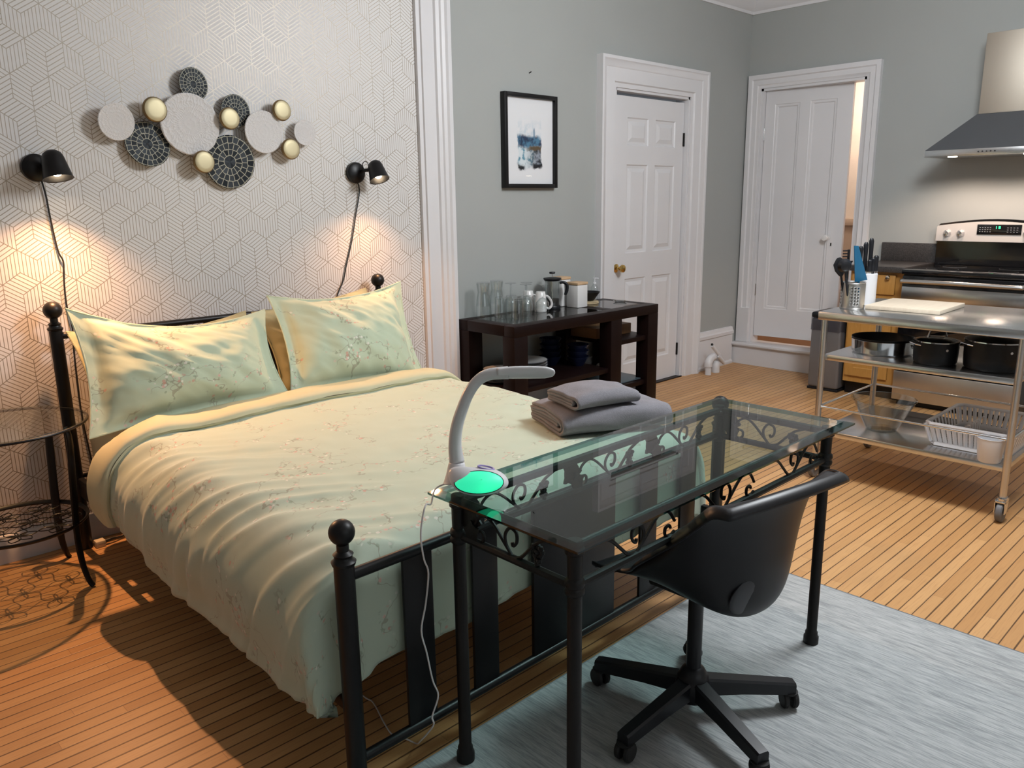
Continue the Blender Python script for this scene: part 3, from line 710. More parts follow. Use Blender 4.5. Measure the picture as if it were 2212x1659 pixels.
# towels on the foot end of the bed
def towel(name, c, ang, L, Wd, loops, th, label, seed=0.0):
    """stack of nested folds: every loop is a sheet turned over at the left end; loops = (bottom z, top z, inset)"""
    b = B()
    for z0, z1, ins in loops:
        P = []; r = (z1-z0)/2; xl = -Wd/2+ins+r
        for q in range(13): P.append((Wd/2-(Wd/2-xl)*q/12, z0))
        for q in range(1, 8): P.append((xl-r*1.15*math.sin(PI*q/8), z0+r*(1-math.cos(PI*q/8))))
        for q in range(13): P.append((xl+(Wd/2-xl)*q/12, z1))
        H = max(l[1] for l in loops)
        def f(u, v, P=P):
            i = v*(len(P)-1); k = min(len(P)-2, int(i)); t = i-k
            x = P[k][0]+(P[k+1][0]-P[k][0])*t; z = P[k][1]+(P[k+1][1]-P[k][1])*t; y = (u-0.5)*L
            m = z/H
            z2 = z-0.016*m*(2*abs(y)/L)**3-0.010*m*max(0, x*2/Wd)**2+0.006*m*soft((x*8, y*8, seed), 1)+0.004*m*soft((x*20, y*16, seed+4), 1)
            return Vector((x+0.010*soft((y*7, z*30, seed+2), 1)*(1 if x < 0 else 0.5), y+0.006*soft((x*9, z*40, seed+7), 1), z2))
        b.grid(f, 30, len(P)-1, (L, 1))
    b.xf(Matrix.Translation(c) @ Matrix.Rotation(ang, 4, 'Z'))
    o = b.build(name, M['towel'], ang=180, solid=(th, 0))
    return tag(o, label, 'towel')
TA = math.radians(66)
towel('folded_bath_towel', (2.205, 1.825, 0.645), TA, 0.43, 0.30, ((0.006, 0.082, 0.0), (0.022, 0.066, 0.022), (0.037, 0.052, 0.060)), 0.0115, 'large folded grey bath towel lying on the foot of the bed')
towel('folded_hand_towel', (2.150, 1.815, 0.738), TA+0.12, 0.26, 0.21, ((0.006, 0.054, 0.0), (0.020, 0.038, 0.035)), 0.0105, 'smaller folded grey towel on top of the bath towel', 3.0)

# ------------------------------------------------------------------ round bedside table
SX, SY = 0.606, 3.385
st = thing('side_table', (SX, SY, 0), 'round black metal bedside table with glass top beside the bed', 'side table')
B().lathe([(0, 0), (0.276, 0), (0.278, 0.003), (0.276, 0.006), (0, 0.006)], (SX, SY, 0.655), seg=64).build('glass_top', M['glass_side'], st)
def ring(r, z, rr, n=64): return [(SX+r*math.cos(2*PI*i/n), SY+r*math.sin(2*PI*i/n), z) for i in range(n)]
B().tube(ring(0.277, 0.652, 0), 0.0055, 8, True).build('top_ring', M['black'], st)
b = B().tube(ring(0.232, 0.262, 0), 0.0, 8, True, rr=[(0.010, 0.005)]*64); b.build('shelf_ring', M['black'], st)
b = B()
def petal(b, cx, cy, R, k, n=6):
    a = 2*PI*k/n; pts = []
    for i in range(9):
        t = i/8; w = math.sin(PI*t)**0.8*R*0.30; l = R*t
        pts.append((l, w))
    full = pts+[(p[0], -p[1]) for p in reversed(pts[1:-1])]
    P = [(cx+math.cos(a)*x-math.sin(a)*y, cy+math.sin(a)*x+math.cos(a)*y, 0.262) for x, y in full]
    b.tube(P, 0.0022, 4, True)
for i in range(-2, 3):
    for j in range(-2, 3):
        cx = SX+0.134*(i+0.5*j)+0.03; cy = SY+0.116*j-0.015
        if math.hypot(cx-SX, cy-SY) < 0.200:
            for k in range(6):
                a = 2*PI*k/6
                if math.hypot(cx+0.066*math.cos(a)-SX, cy+0.066*math.sin(a)-SY) < 0.229: petal(b, cx, cy, 0.066, k)
            b.lathe([(0, -0.002), (0.010, -0.002), (0.010, 0.002), (0, 0.002)], (cx, cy, 0.262), seg=10)
b.build('floral_lattice', M['black'], st)
for k in range(4):
    a = math.radians(-47+90*k); c, s = math.cos(a), math.sin(a)
    P = [(SX+c*r, SY+s*r, z) for r, z in ((0.236, 0.650), (0.246, 0.60), (0.238, 0.48), (0.230, 0.36), (0.224, 0.26), (0.222, 0.17), (0.228, 0.09), (0.243, 0.03), (0.258, 0.004))]
    B().tube(P, 0.011, 10, sub=4, rr=[(0.007, 0.012), (0.010, 0.014), (0.011, 0.017), (0.011, 0.017), (0.010, 0.018), (0.010, 0.017), (0.009, 0.014), (0.009, 0.012), (0.009, 0.011)], flat=(c, s, 0)).build('leg', M['black'], st)

# ------------------------------------------------------------------ wall lamps
def sconce(px, pz, sx, sy, sz, ax, label, k, cordpts):
    t = thing('wall_lamp', (px, YB, pz), label, 'lamp', 'wall lamps above the bed')
    B().lathe([(0, 0), (0.052, 0), (0.055, 0.006), (0.053, 0.022), (0.040, 0.032), (0, 0.034)], (px, YB-0.001, pz), (0, -1, 0), 40).build('wall_plate', M['black'], t)
    top = Vector((sx, sy, sz))
    B().tube([(px+0.02, YB-0.03, pz+0.005), (px+0.03, YB-0.07, pz+0.012), (sx, sy, sz-0.045*k)], 0.009, 10, sub=4).build('arm', M['black'], t)
    ax = Vector(ax).normalized()
    pr = [(0, 0), (0.018, 0.001), (0.030, 0.010), (0.036, 0.026), (0.042, 0.06), (0.049, 0.097), (0.0505, 0.100), (0.047, 0.098), (0.040, 0.058), (0.034, 0.027), (0.026, 0.012), (0, 0.008)]
    B().lathe([(r*k, z*k) for r, z in pr], top, ax, 40).build('lamp_shade', M['black'], t)
    o = B().ball(top+ax*0.072*k, 0.019*k).build('bulb', M['bulb'], t)
    cx, cy, cz = px+0.035, YB-0.055, pz+0.035
    B().tube([(cx+0.010*math.cos(q)*1.0, cy-0.012*math.cos(q), cz+0.022*math.sin(q)) for q in [2*PI*i/20 for i in range(20)]], 0.0022, 6, True).build('pull_ring', M['black'], t)
    B().tube(cordpts, 0.0035, 6, sub=5).build('cord', M['cord'], t)
sconce(0.912, 1.606, 0.948, 3.590, 1.668, (0.06, -0.26, -1), 'black wall lamp at the left of the metal wall sculpture', 1.12,
       [(0.925, 3.688, 1.56), (0.934, 3.69, 1.493), (0.938, 3.69, 1.41), (0.949, 3.69, 1.278), (0.963, 3.688, 1.23), (0.957, 3.69, 1.163), (0.953, 3.69, 1.05), (0.963, 3.69, 0.95), (0.957, 3.69, 0.869), (0.953, 3.69, 0.70), (0.953, 3.69, 0.55), (0.97, 3.69, 0.30), (0.98, 3.67, 0.10)])
sconce(2.415, 1.607, 2.474, 3.600, 1.663, (0.0, -0.45, -1), 'black wall lamp at the right of the metal wall sculpture', 1.06,
       [(2.424, 3.688, 1.56), (2.433, 3.69, 1.508), (2.402, 3.69, 1.387), (2.369, 3.69, 1.255), (2.328, 3.69, 1.135), (2.302, 3.69, 1.05), (2.262, 3.69, 0.98), (2.242, 3.69, 0.90), (2.24, 3.69, 0.7)])

# ------------------------------------------------------------------ metal disc wall sculpture
ws = thing('wall_sculpture', (1.65, YB, 1.79), 'wall sculpture of overlapping white, gold and dark mosaic discs', 'wall art')
def disc(name, x, z, r, y, mat, prof, tilt=(0, 0)):
    b = B().lathe(prof, (0, 0, 0), (0, -1, 0), 56)
    o = b.build(name, mat, ws, local=True, ang=30)
    o.location = (x-1.65, y-YB, z-1.79); o.scale = (r, r, r); o.rotation_euler = (tilt[0], 0, tilt[1])
    return o
FL = [(0, 0), (0.97, 0), (1.0, 0.02), (1.0, 0.04), (0.97, 0.06), (0.6, 0.045), (0, 0.03)]
for x, z, r, y, tl in ((1.225, 1.796, 0.076, 3.645, (0.12, 0.1)), (1.540, 1.803, 0.133, 3.655, (0.0, 0.0)), (1.888, 1.786, 0.098, 3.650, (0, 0.05)), (2.111, 1.795, 0.062, 3.655, (0.05, 0.05))):
    disc('white_disc', x, z, r, y, M['emboss'], FL, tl)
for x, z, r, y, tl in ((1.580, 1.976, 0.072, 3.672, (0, 0.2)), (1.352, 1.712, 0.096, 3.672, (-0.15, 0)), (1.767, 1.875, 0.074, 3.672, (0, 0.1)), (1.714, 1.645, 0.121, 3.664, (0.1, 0))):
    disc('mosaic_disc', x, z, r, y, M['mosaic'], FL, tl)
GD = [(0, 0.50), (0.55, 0.495), (0.80, 0.47), (0.89, 0.42), (0.91, 0.38)]; GR = [(0.91, 0.40), (0.97, 0.34), (1.0, 0.22), (0.96, 0.06), (0.88, 0.0), (0, 0)]
for x, z, r, y in ((1.382, 1.853, 0.053, 3.640), (1.712, 1.835, 0.049, 3.635), (1.985, 1.889, 0.049, 3.650), (2.020, 1.712, 0.050, 3.655), (1.575, 1.641, 0.050, 3.640)):
    o = disc('gold_disc', x, z, r, y, M['gold'], GD, (0, 0.06))
    q = B().lathe(GR, (0, 0, 0), (0, -1, 0), 56).build('rim', M['goldrim'], o, local=True, ang=30)
for p in ((1.225, 1.796), (1.54, 1.803), (1.888, 1.786), (2.111, 1.795), (1.58, 1.976), (1.352, 1.712), (1.714, 1.643), (1.767, 1.875), (1.382, 1.853), (1.985, 1.889), (2.02, 1.712), (1.575, 1.641), (1.712, 1.835)):
    B().cyl((p[0], 3.699, p[1]), (p[0], 3.668, p[1]), 0.005, seg=8).build('standoff', M['blackmetal'], ws)


# ------------------------------------------------------------------ framed print and nail
fp = thing('framed_print', (3.7195, YB, 1.815), 'black-framed blue abstract watercolour hanging on the grey wall', 'picture')
fx0, fx1, fz0, fz1, fw, fd = 3.484, 3.955, 1.53, 2.10, 0.025, 0.042
B().box(fx0, fx0+fw, YB-fd, YB-0.001, fz0, fz1, 0.002).box(fx1-fw, fx1, YB-fd, YB-0.001, fz0, fz1, 0.002).box(fx0+fw, fx1-fw, YB-fd, YB-0.001, fz1-fw, fz1, 0.002).box(fx0+fw, fx1-fw, YB-fd, YB-0.001, fz0, fz0+fw, 0.002).build('frame', M['black'], fp)
o = B().box(-0.2145, 0.2145, -0.002, 0.002, -0.263, 0.263).build('print', M['art'], fp, local=True); o.location = (0, -0.016, 0)
B().box(fx0+fw, fx1-fw, YB-0.030, YB-0.0285, fz0+fw, fz1-fw).build('glazing', M['glass_picture'], fp)
tag(B().cyl((3.738, YB, 2.228), (3.738, YB-0.018, 2.234), 0.0035, seg=8).build('wall_nail', M['blackmetal']), 'bare nail in the grey wall above the framed print', 'nail')

# ------------------------------------------------------------------ glass desk with wrought-iron vine frame
dk = thing('desk', (1.80, 1.23, 0), 'glass-topped wrought-iron desk with grapevine scrollwork at the foot of the bed', 'desk')
GX0, GX1, GY0, GY1, GZ = 1.112, 2.418, 0.974, 1.462, 0.765
b = B(); bv = 0.026
b.loft([[(GX0+0.003, GY0+0.003, GZ-0.012), (GX1-0.003, GY0+0.003, GZ-0.012), (GX1-0.003, GY1-0.003, GZ-0.012), (GX0+0.003, GY1-0.003, GZ-0.012)],
        [(GX0+bv, GY0+bv, GZ-0.012), (GX1-bv, GY0+bv, GZ-0.012), (GX1-bv, GY1-bv, GZ-0.012), (GX0+bv, GY1-bv, GZ-0.012)]], True)
b = B().box(GX0+bv, GX1-bv, GY0+bv, GY1-bv, GZ-0.012, GZ)
top = b.build('glass_top', M['glass_desk'], dk)
b = B()
def rect(i, z): return [(GX0+i, GY0+i, z), (GX1-i, GY0+i, z), (GX1-i, GY1-i, z), (GX0+i, GY1-i, z)]
b.loft([rect(bv, GZ-0.012), rect(0.002, GZ-0.012), rect(0, GZ-0.010), rect(0, GZ-0.005), rect(bv, GZ)], True)
b.build('bevelled_rim', M['glass_edge'], top)
LX0, LX1, LY0, LY1 = 1.166, 2.350, 1.030, 1.412
legs = ((LX0, LY0), (LX0, LY1), (LX1, LY0), (LX1, LY1))
for x, y in legs:
    o = B().lathe([(0, 0.007), (0.024, 0.007), (0.024, 0.030), (0.020, 0.036), (0.020, 0.046), (0.0165, 0.052), (0.0165, 0.625), (0.021, 0.630), (0.0225, 0.638), (0.019, 0.645), (0.0225, 0.652), (0.021, 0.662), (0.0165, 0.667), (0.017, 0.720), (0.022, 0.724), (0.022, 0.734), (0.017, 0.738), (0.017, 0.7525), (0, 0.7525)], (x, y, 0), seg=18).build('leg', M['blackmetal'], dk)
for z, r, nm in ((0.736, 0.012, 'upper_rail'), (0.646, 0.0105, 'lower_rail')):
    for p, q in (((LX0, LY0), (LX1, LY0)), ((LX0, LY1), (LX1, LY1)), ((LX0, LY0), (LX0, LY1)), ((LX1, LY0), (LX1, LY1))):
        B().tube([(p[0], p[1], z), (q[0], q[1], z)], r, 8).build(nm, M['blackmetal'], dk)
def leafpoly(R):
    pts = []
    for k in range(40):
        a = 2*PI*k/40; r = R*(0.62+0.30*abs(math.cos(2.5*a))+0.10*math.cos(10*a))
        pts.append((r*math.cos(a-PI/2), r*math.sin(a-PI/2)*1.1))
    return pts
def vine(p, q, units, flip=False, leafy=True):
    p, q = Vector((*p, 0)), Vector((*q, 0)); d = (q-p); Ln = d.length-0.05; d.normalize(); nrm = Vector((-d.y, d.x, 0))
    o = p+d*0.025; L = Ln/units
    def W(s, z, k=0.0):
        if flip: s = 1-s
        return o+d*(base+s*L)+nrm*k+Vector((0, 0, 0.650+z*0.080))
    for i in range(units):
        base = i*L; stem = B()
        stem.tube([W(0.10, 0.45), W(0.16, 0.80), W(0.24, 0.93), W(0.32, 0.75), W(0.42, 0.35), W(0.50, 0.02)], 0.0042, 6, sub=5)
        stem.tube([W(0.50, 0.02), W(0.44, 0.30), W(0.43, 0.62), W(0.48, 0.88), W(0.54, 0.80), W(0.545, 0.52), W(0.51, 0.36), W(0.50, 0.46)], 0.0042, 6, sub=5)
        stem.tube([W(0.50, 0.02), W(0.58, 0.10), W(0.66, 0.42), W(0.75, 0.78), W(0.86, 0.98)], 0.0042, 6, sub=5)
        stem.tube([W(0.10, 0.12), W(0.15, 0.02), W(0.20, 0.12), W(0.20, 0.34), W(0.16, 0.38), W(0.145, 0.28)], 0.0042, 6, sub=5)
        if not leafy: stem.build('vine_scroll', M['blackmetal'], dk); continue
        lf = B(); R = 0.040
        for (s, z, k, rz, sc) in ((0.05, 0.62, 0.006, 0.3, 1.0), (0.09, 0.26, -0.002, -0.5, 0.72)):
            c = W(s, z, k); ca, sa = math.cos(rz), math.sin(rz); dd = d*ca+Vector((0, 0, 1))*sa; uu = -d*sa+Vector((0, 0, 1))*ca
            lf.prism([(x*sc, y*sc) for x, y in leafpoly(R)], 0.005, c, dd, uu)
        lf.build('leaf', M['blackmetal'], dk)
        gb = B()
        for r_, n_ in ((0, 3), (1, 3), (2, 2), (3, 2), (4, 1)):
            for j in range(n_):
                gb.ball(W(0.74, 0.62-0.13*r_, 0.0)+d*((j-(n_-1)/2)*0.011)+nrm*(0.004*((j+r_) % 2)), 0.0072, 8)
        gb.build('grape_cluster', M['blackmetal'], dk)
        stem.build('vine_scroll', M['blackmetal'], dk)
vine((LX0, LY1), (LX1, LY1), 3); vine((LX0, LY0), (LX1, LY0), 3, True, False); vine((LX0, LY1), (LX0, LY0), 1); vine((LX1, LY1), (LX1, LY0), 1)

# ------------------------------------------------------------------ desk lamp with green glowing base
LZ = GZ
lp = thing('desk_lamp', (1.200, 1.365, LZ), 'white gooseneck desk lamp with green glowing base on the glass desk', 'lamp')
e1 = Vector((0.721, -0.692, 0)); e2 = Vector((-0.692, -0.721, 0)); e3 = Vector((0, 0, 1))
C0 = Vector((1.184, 1.354, LZ+0.027))
def bodyf(u, v):
    a, t = 2*PI*u, PI*v
    x, y, z = math.sin(t)*math.cos(a), math.sin(t)*math.sin(a), -math.cos(t)
    z = z*(0.036 if z > 0 else 0.026)
    lx = 0.072*x; z += max(0, -x-0.15)*0.030*max(0, 1-abs(y)*1.2)
    return C0+e1*lx+e2*0.053*y+e3*z
B().grid(bodyf, 44, 28, closed_u=True).build('base', M['whiteplastic'], lp, ang=180)
NK = [(1.1621, 1.4108, 0.7815), (1.1660, 1.4147, 0.8039), (1.1703, 1.4166, 0.8330), (1.1742, 1.4264, 0.8748), (1.1854, 1.4302, 0.9185), (1.2039, 1.4283, 0.9622), (1.2213, 1.4234, 0.9972), (1.2408, 1.4137, 1.0244), (1.2631, 1.3962, 1.0395), (1.2971, 1.3642, 1.0434)]
RR = [(0.036, 0.034), (0.026, 0.025), (0.0195, 0.019), (0.0160, 0.016), (0.0150, 0.015), (0.0142, 0.0142), (0.0135, 0.0138), (0.0128, 0.0138), (0.0120, 0.0145), (0.0115, 0.016)]
B().tube([NK[0], NK[1], NK[2]], 0, 20, sub=6, rr=RR[:3]).build('neck_root', M['whiteplastic'], lp, ang=180)
B().tube(NK[2:], 0, 18, sub=6, rr=RR[2:]).build('gooseneck', M['greyplastic'], lp, ang=180)
HD = [(1.2777, 1.3821, 1.0419), (1.3068, 1.3545, 1.0437), (1.3360, 1.3272, 1.0434), (1.3622, 1.3020, 1.0424), (1.3758, 1.2894, 1.0414), (1.3797, 1.2855, 1.0409)]
B().tube(HD, 0, 18, sub=5, rr=[(0.0110, 0.015), (0.0118, 0.019), (0.0112, 0.020), (0.0100, 0.0185), (0.0070, 0.012), (0.001, 0.002)]).build('lamp_head', M['whiteplastic'], lp, ang=180)
# tilted oval window
nv = (e2*0.84+e3*0.54).normalized(); gc = C0+nv*0.0345+e1*0.006-e3*0.003; vv = e1.cross(nv)*-1
if vv.z < 0: vv = -vv
def onbody(p, k):
    d = p-C0; x, y, z = d.dot(e1), d.dot(e2), d.z
    q = math.sqrt((x/0.072)**2+(y/0.053)**2+(z/(0.036 if z > 0 else 0.026))**2)
    return C0+(e1*x+e2*y+e3*z)*(k/q)
def oval(r, k): return [onbody(gc+e1*(0.062*r*math.cos(q))+vv*(0.0255*r*math.sin(q)), k) for q in [2*PI*i/48 for i in range(48)]]
b = B().loft([oval(1.0, 0.97), oval(1.0, 1.025), oval(0.94, 1.04), oval(0.75, 1.05), oval(0.5, 1.055), oval(0.25, 1.06), oval(0.02, 1.06)], True)
b.build('glow_window', M['green'], lp, ang=180)
B().tube(oval(1.01, 1.03), 0.0013, 6, True).build('window_rim', M['rubber'], lp)
tc = C0+e1*0.018-e2*0.012+e3*0.0345
B().tube([tc+e1*(0.019*math.cos(q))+e2*(0.011*math.sin(q))+e3*(-0.004*math.cos(q)) for q in [2*PI*i/32 for i in range(32)]], 0.0022, 6, True).build('touch_ring', M['ringlight'], lp)
tag(B().tube([(1.1426, 1.4205, 0.7859), (1.1174, 1.4264, 0.7815), (1.0979, 1.4205, 0.7718), (1.0766, 1.4040, 0.7553), (1.0319, 1.3651, 0.7767), (1.0163, 1.3603, 0.7456), (1.0105, 1.3603, 0.7018), (1.0173, 1.3603, 0.6484), (1.0280, 1.3603, 0.6095), (1.046, 1.40, 0.51), (1.030, 1.40, 0.445), (1.043, 1.40, 0.38), (1.058, 1.40, 0.297), (1.073, 1.40, 0.248), (1.052, 1.40, 0.200), (1.054, 1.40, 0.172), (1.062, 1.47, 0.085), (1.110, 1.555, 0.006), (1.103, 1.59, 0.005), (1.087, 1.634, 0.005), (1.100, 1.692, 0.005), (1.132, 1.796, 0.005), (1.13, 1.86, 0.005), (1.16, 2.2, 0.005)], 0.0021, 6, sub=5).build('usb_cable', M['whitecord']), 'thin white cable hanging from the desk lamp to the floor', 'cable')

# ------------------------------------------------------------------ swivel chair
CX, CY = 1.752, 1.098
ch = thing('swivel_chair', (CX, CY, 0), 'black plastic shell swivel chair on five castors at the glass desk', 'chair')
PFY = [1.335, 1.300, 1.22, 1.12, 1.03, 0.955, 0.900, 0.868, 0.860, 0.860, 0.855, 0.838, 0.815]
PFZ = [0.418, 0.442, 0.446, 0.438, 0.422, 0.408, 0.416, 0.460, 0.545, 0.620, 0.700, 0.758, 0.772]
PFW = [0.175, 0.200, 0.215, 0.222, 0.225, 0.225, 0.225, 0.222, 0.220, 0.218, 0.215, 0.212, 0.205]
PFU = [0.000, 0.005, 0.024, 0.062, 0.111, 0.157, 0.181, 0.169, 0.116, 0.073, 0.028, 0.0, -0.010]
PFF = [0.000, 0.000, 0.000, 0.010, 0.066, 0.108, 0.130, 0.130, 0.106, 0.073, 0.045, 0.030, 0.018]
def samp(A, t):
    f = t*(len(A)-1); i = min(len(A)-2, int(f)); k = f-i
    p0, p1, p2, p3 = A[max(0, i-1)], A[i], A[i+1], A[min(len(A)-1, i+2)]
    return 0.5*((2*p1)+(p2-p0)*k+(2*p0-5*p1+4*p2-p3)*k*k+(3*p1-p0-3*p2+p3)*k**3)
CROT = Matrix.Translation((CX, CY, 0)) @ Matrix.Rotation(math.radians(-10), 4, 'Z') @ Matrix.Translation((-CX, -CY, 0))
def shell(u, v):
    s = (u-0.5)*2; a = abs(s)
    x = CX+s*samp(PFW, v)*(1-0.05*max(0, 0.1-v)/0.1*a)
    lf = a**2.3
    return CROT @ Vector((x, samp(PFY, v)+samp(PFF, v)*lf, samp(PFZ, v)+samp(PFU, v)*lf))
b = B(); b.grid(shell, 36, 60)
b.build('seat_shell', M['plastic'], ch, ang=180, solid=(0.009, 0))
def rimpts():
    P = [shell(i/20, 0) for i in range(21)]+[shell(1, j/40) for j in range(1, 41)]+[shell(1-i/20, 1) for i in range(1, 21)]+[shell(0, 1-j/40) for j in range(1, 40)]
    return P
def flange(u, v):
    R_ = rimpts(); n = len(R_); k = u*n; i = int(k) % n; f = k-int(k); P = R_[i].lerp(R_[(i+1) % n], f)
    d = P-Vector((CX, CY+0.02, P.z)); d.z = 0; d.normalize()
    hi = max(0.0, min(1.0, (P.z-0.45)/0.2)); w = 0.006+0.020*hi
    return P+d*(w*math.sin(v*PI/2))+Vector((0, 0, 0.006-0.020*hi*(1-math.cos(v*PI/2))))
B().grid(flange, 160, 5, closed_u=True).build('shell_rim', M['plastic'], ch, ang=180, solid=(0.008, 0))
oc = Vector((CX-0.042, 0.882, 0.490)); on = Vector((0, -0.97, -0.24)).normalized()
b = B().ball(oc, 0.060, 28, on, 0.26); b.xf(Matrix.Translation(oc) @ Matrix.Diagonal((1.3, 1, 1, 1)) @ Matrix.Translation(-oc)).xf(CROT); b.build('back_socket', simple('satin_grey_plastic', (0.045, 0.048, 0.056), 0.5), ch)
B().lathe([(0, 0.10), (0.040, 0.10), (0.044, 0.13), (0.030, 0.155), (0.021, 0.160), (0.021, 0.385), (0.052, 0.392), (0.060, 0.415), (0, 0.42)], (CX, CY, 0), seg=28).build('gas_post', M['plastic'], ch)
B().box(CX-0.09, CX+0.09, CY-0.09, CY+0.10, 0.408, 0.432, 0.008).build('seat_bracket', M['plastic'], ch)
B().lathe([(0, 0.060), (0.045, 0.062), (0.052, 0.085), (0.050, 0.115), (0.040, 0.132), (0, 0.136)], (CX, CY, 0), seg=28).build('base_hub', M['plastic'], ch)
for k in range(5):
    a = math.radians(33+72*k); c, s = math.cos(a), math.sin(a)
    def R(r, z, w=0): return (CX+c*r-s*w, CY+s*r+c*w, z)
    b = B(); rows = []
    for r, zt, h, w in ((0.03, 0.128, 0.052, 0.024), (0.14, 0.113, 0.042, 0.0215), (0.285, 0.093, 0.036, 0.019), (0.300, 0.090, 0.034, 0.018)):
        rows.append([R(r, zt, -w*0.75), R(r, zt, w*0.75), R(r, zt-0.006, w), R(r, zt-h, w), R(r, zt-h, -w), R(r, zt-0.006, -w)])
    b.loft(rows, True); b.bm.faces.new([b.bm.verts.new(Vector(p)) for p in rows[-1]])
    lg = b.build('base_leg', M['plastic'], ch, ang=30)
    al = a+1.9+0.7*k; cl, sl = math.cos(al), math.sin(al); wc = Vector(R(0.288, 0.033)); ax = Vector((-sl, cl, 0))
    b = B()
    for sgn in (-1, 1): b.cyl(wc+ax*sgn*0.006, wc+ax*sgn*0.022, 0.0265, seg=24, bev=0.004)
    b.cyl(wc-ax*0.02, wc+ax*0.02, 0.006).cyl(wc+Vector((0, 0, 0.0)), wc+Vector((0, 0, 0.030)), 0.008)
    b.lathe([(0.0275*math.cos(q), 0.0275*math.sin(q)) for q in []] or [(0, 0.020), (0.022, 0.020), (0.024, 0.026), (0, 0.030)], wc, seg=16)
    b.build('caster', M['rubber'], lg)

# ------------------------------------------------------------------ steel kitchen cart
KX0, KX1, KY0, KY1 = 3.92, 4.62, 0.895, 1.775
kt = thing('kitchen_cart', ((KX0+KX1)/2, (KY0+KY1)/2, 0), 'stainless steel kitchen cart on castors with two lower shelves', 'cart')
def tray(z, x0, x1, y0, y1, h, name):
    b = B().box(x0, x1, y0, y1, z-h, z, 0.004)
    b.build(name, M['steel'], kt)
tray(0.882, KX0-0.02, KX1+0.02, KY0-0.045, KY1+0.030, 0.042, 'cart_top')
tray(0.662, KX0+0.004, KX1-0.004, KY0+0.004, KY1-0.004, 0.030, 'middle_shelf')
tray(0.262, KX0+0.004, KX1-0.004, KY0+0.004, KY1-0.004, 0.030, 'lower_shelf')
for x in (KX0, KX1):
    for y in (KY0, KY1):
        lg = B().cyl((x, y, 0.115), (x, y, 0.84), 0.0155, seg=20).build('leg', M['steel_v'], kt)
        b = B().lathe([(0, 0.095), (0.022, 0.095), (0.026, 0.105), (0.022, 0.12), (0, 0.125)], (x, y, 0), seg=20)
        b.box(x-0.030, x+0.030, y-0.022, y-0.018, 0.045, 0.112, 0.001).box(x-0.030, x+0.030, y+0.018, y+0.022, 0.045, 0.112, 0.001).box(x-0.03, x+0.03, y-0.022, y+0.022, 0.095, 0.103, 0.001)
        cs = b.build('caster', M['chrome'], lg)
        B().cyl((x, y-0.014, 0.048), (x, y+0.014, 0.048), 0.0475, seg=32, bev=0.005).lathe([(0, 0), (0.030, 0), (0.032, 0.0), (0.0, 0.003)], (x, y-0.0145, 0.048), (0, -1, 0), 24).build('wheel', simple('grey_wheel_rubber', (0.13, 0.13, 0.135), 0.5), cs)
for p, q in (((KX0, KY0), (KX0, KY1)), ((KX1, KY0), (KX1, KY1)), ((KX0, KY1), (KX1, KY1)), ((KX0, KY0), (KX1, KY0))):
    B().cyl((p[0], p[1], 0.385), (q[0], q[1], 0.385), 0.006, seg=10).build('guard_rail', M['chrome'], kt)

CT = 0.8825
# utensil holder
uh = thing('utensil_holder', (4.125, 1.732, CT), 'perforated steel utensil holder on the cart top', 'utensil holder')
b = B(); r, h, seg = 0.060, 0.135, 48
rows = [0.0]; zz = [0, 0.028]+[0.028+0.0135*k for k in range(1, 7)]+[h]
def holed(b):
    nz = 17; dz = h/nz
    for j in range(nz):
        for i in range(seg):
            a0, a1 = 2*PI*i/seg, 2*PI*(i+1)/seg
            grp = i % 12
            if grp in (2, 4, 6) and j in (3, 5, 7, 9, 11, 13): continue
            b.quad((4.125+r*math.cos(a0), 1.732+r*math.sin(a0), CT+j*dz), (4.125+r*math.cos(a1), 1.732+r*math.sin(a1), CT+j*dz), (4.125+r*math.cos(a1), 1.732+r*math.sin(a1), CT+(j+1)*dz), (4.125+r*math.cos(a0), 1.732+r*math.sin(a0), CT+(j+1)*dz))
    bmesh.ops.remove_doubles(b.bm, verts=b.bm.verts, dist=1e-5)
holed(b); b.build('cylinder', M['steel_v'], uh, solid=(0.001, -1))
b = B().lathe([(0, 0.002), (r-0.001, 0.002), (r-0.001, 0.004), (0, 0.004)], (4.125, 1.732, CT), seg=48); b.build('bottom', M['steel'], uh)
B().tube([(4.125+r*math.cos(2*PI*i/48), 1.732+r*math.sin(2*PI*i/48), CT+h) for i in range(48)], 0.0018, 6, True).build('rim', M['chrome'], uh)
def utensil(name, base, tip, mat, head, label):
    base, tip = Vector(base), Vector(tip); d = (tip-base).normalized(); b = B().tube([base, base.lerp(tip, 0.7)], 0.006, 8)
    s = Vector((0.69, -0.72, 0)); s = (s-d*s.dot(d)).normalized()
    if head == 'spoon': b.xf(Matrix.Identity(4)); b.tube([base.lerp(tip, 0.62), base.lerp(tip, 0.75), base.lerp(tip, 0.88), tip], 0, 12, sub=4, rr=[(0.006, 0.006), (0.028, 0.006), (0.032, 0.007), (0.008, 0.003)], flat=s)
    elif head == 'ladle': b.tube([base.lerp(tip, 0.65), tip], 0.005, 8).lathe([(0.0, -0.03), (0.025, -0.022), (0.036, 0.0), (0.034, 0.0), (0.02, -0.018), (0, -0.025)], tip, d.cross(s), 20)
    elif head == 'fork':
        b.tube([base.lerp(tip, 0.68), base.lerp(tip, 0.8)], 0, 8, rr=[(0.006, 0.005), (0.026, 0.008)], flat=s)
        for k in range(5): b.tube([base.lerp(tip, 0.78+0.05*k)+s*0.002, base.lerp(tip, 0.78+0.05*k)-s*0.030], 0.0035, 6)
        b.tube([base.lerp(tip, 0.75), tip], 0.007, 8)
    else: b.prism([(-0.020, 0), (0.042, 0), (0.006, 0.185), (-0.016, 0.19)], 0.006, base.lerp(tip, 0.46), s, d)
    return tag(b.build(name, mat, ang=45), label, 'utensil')
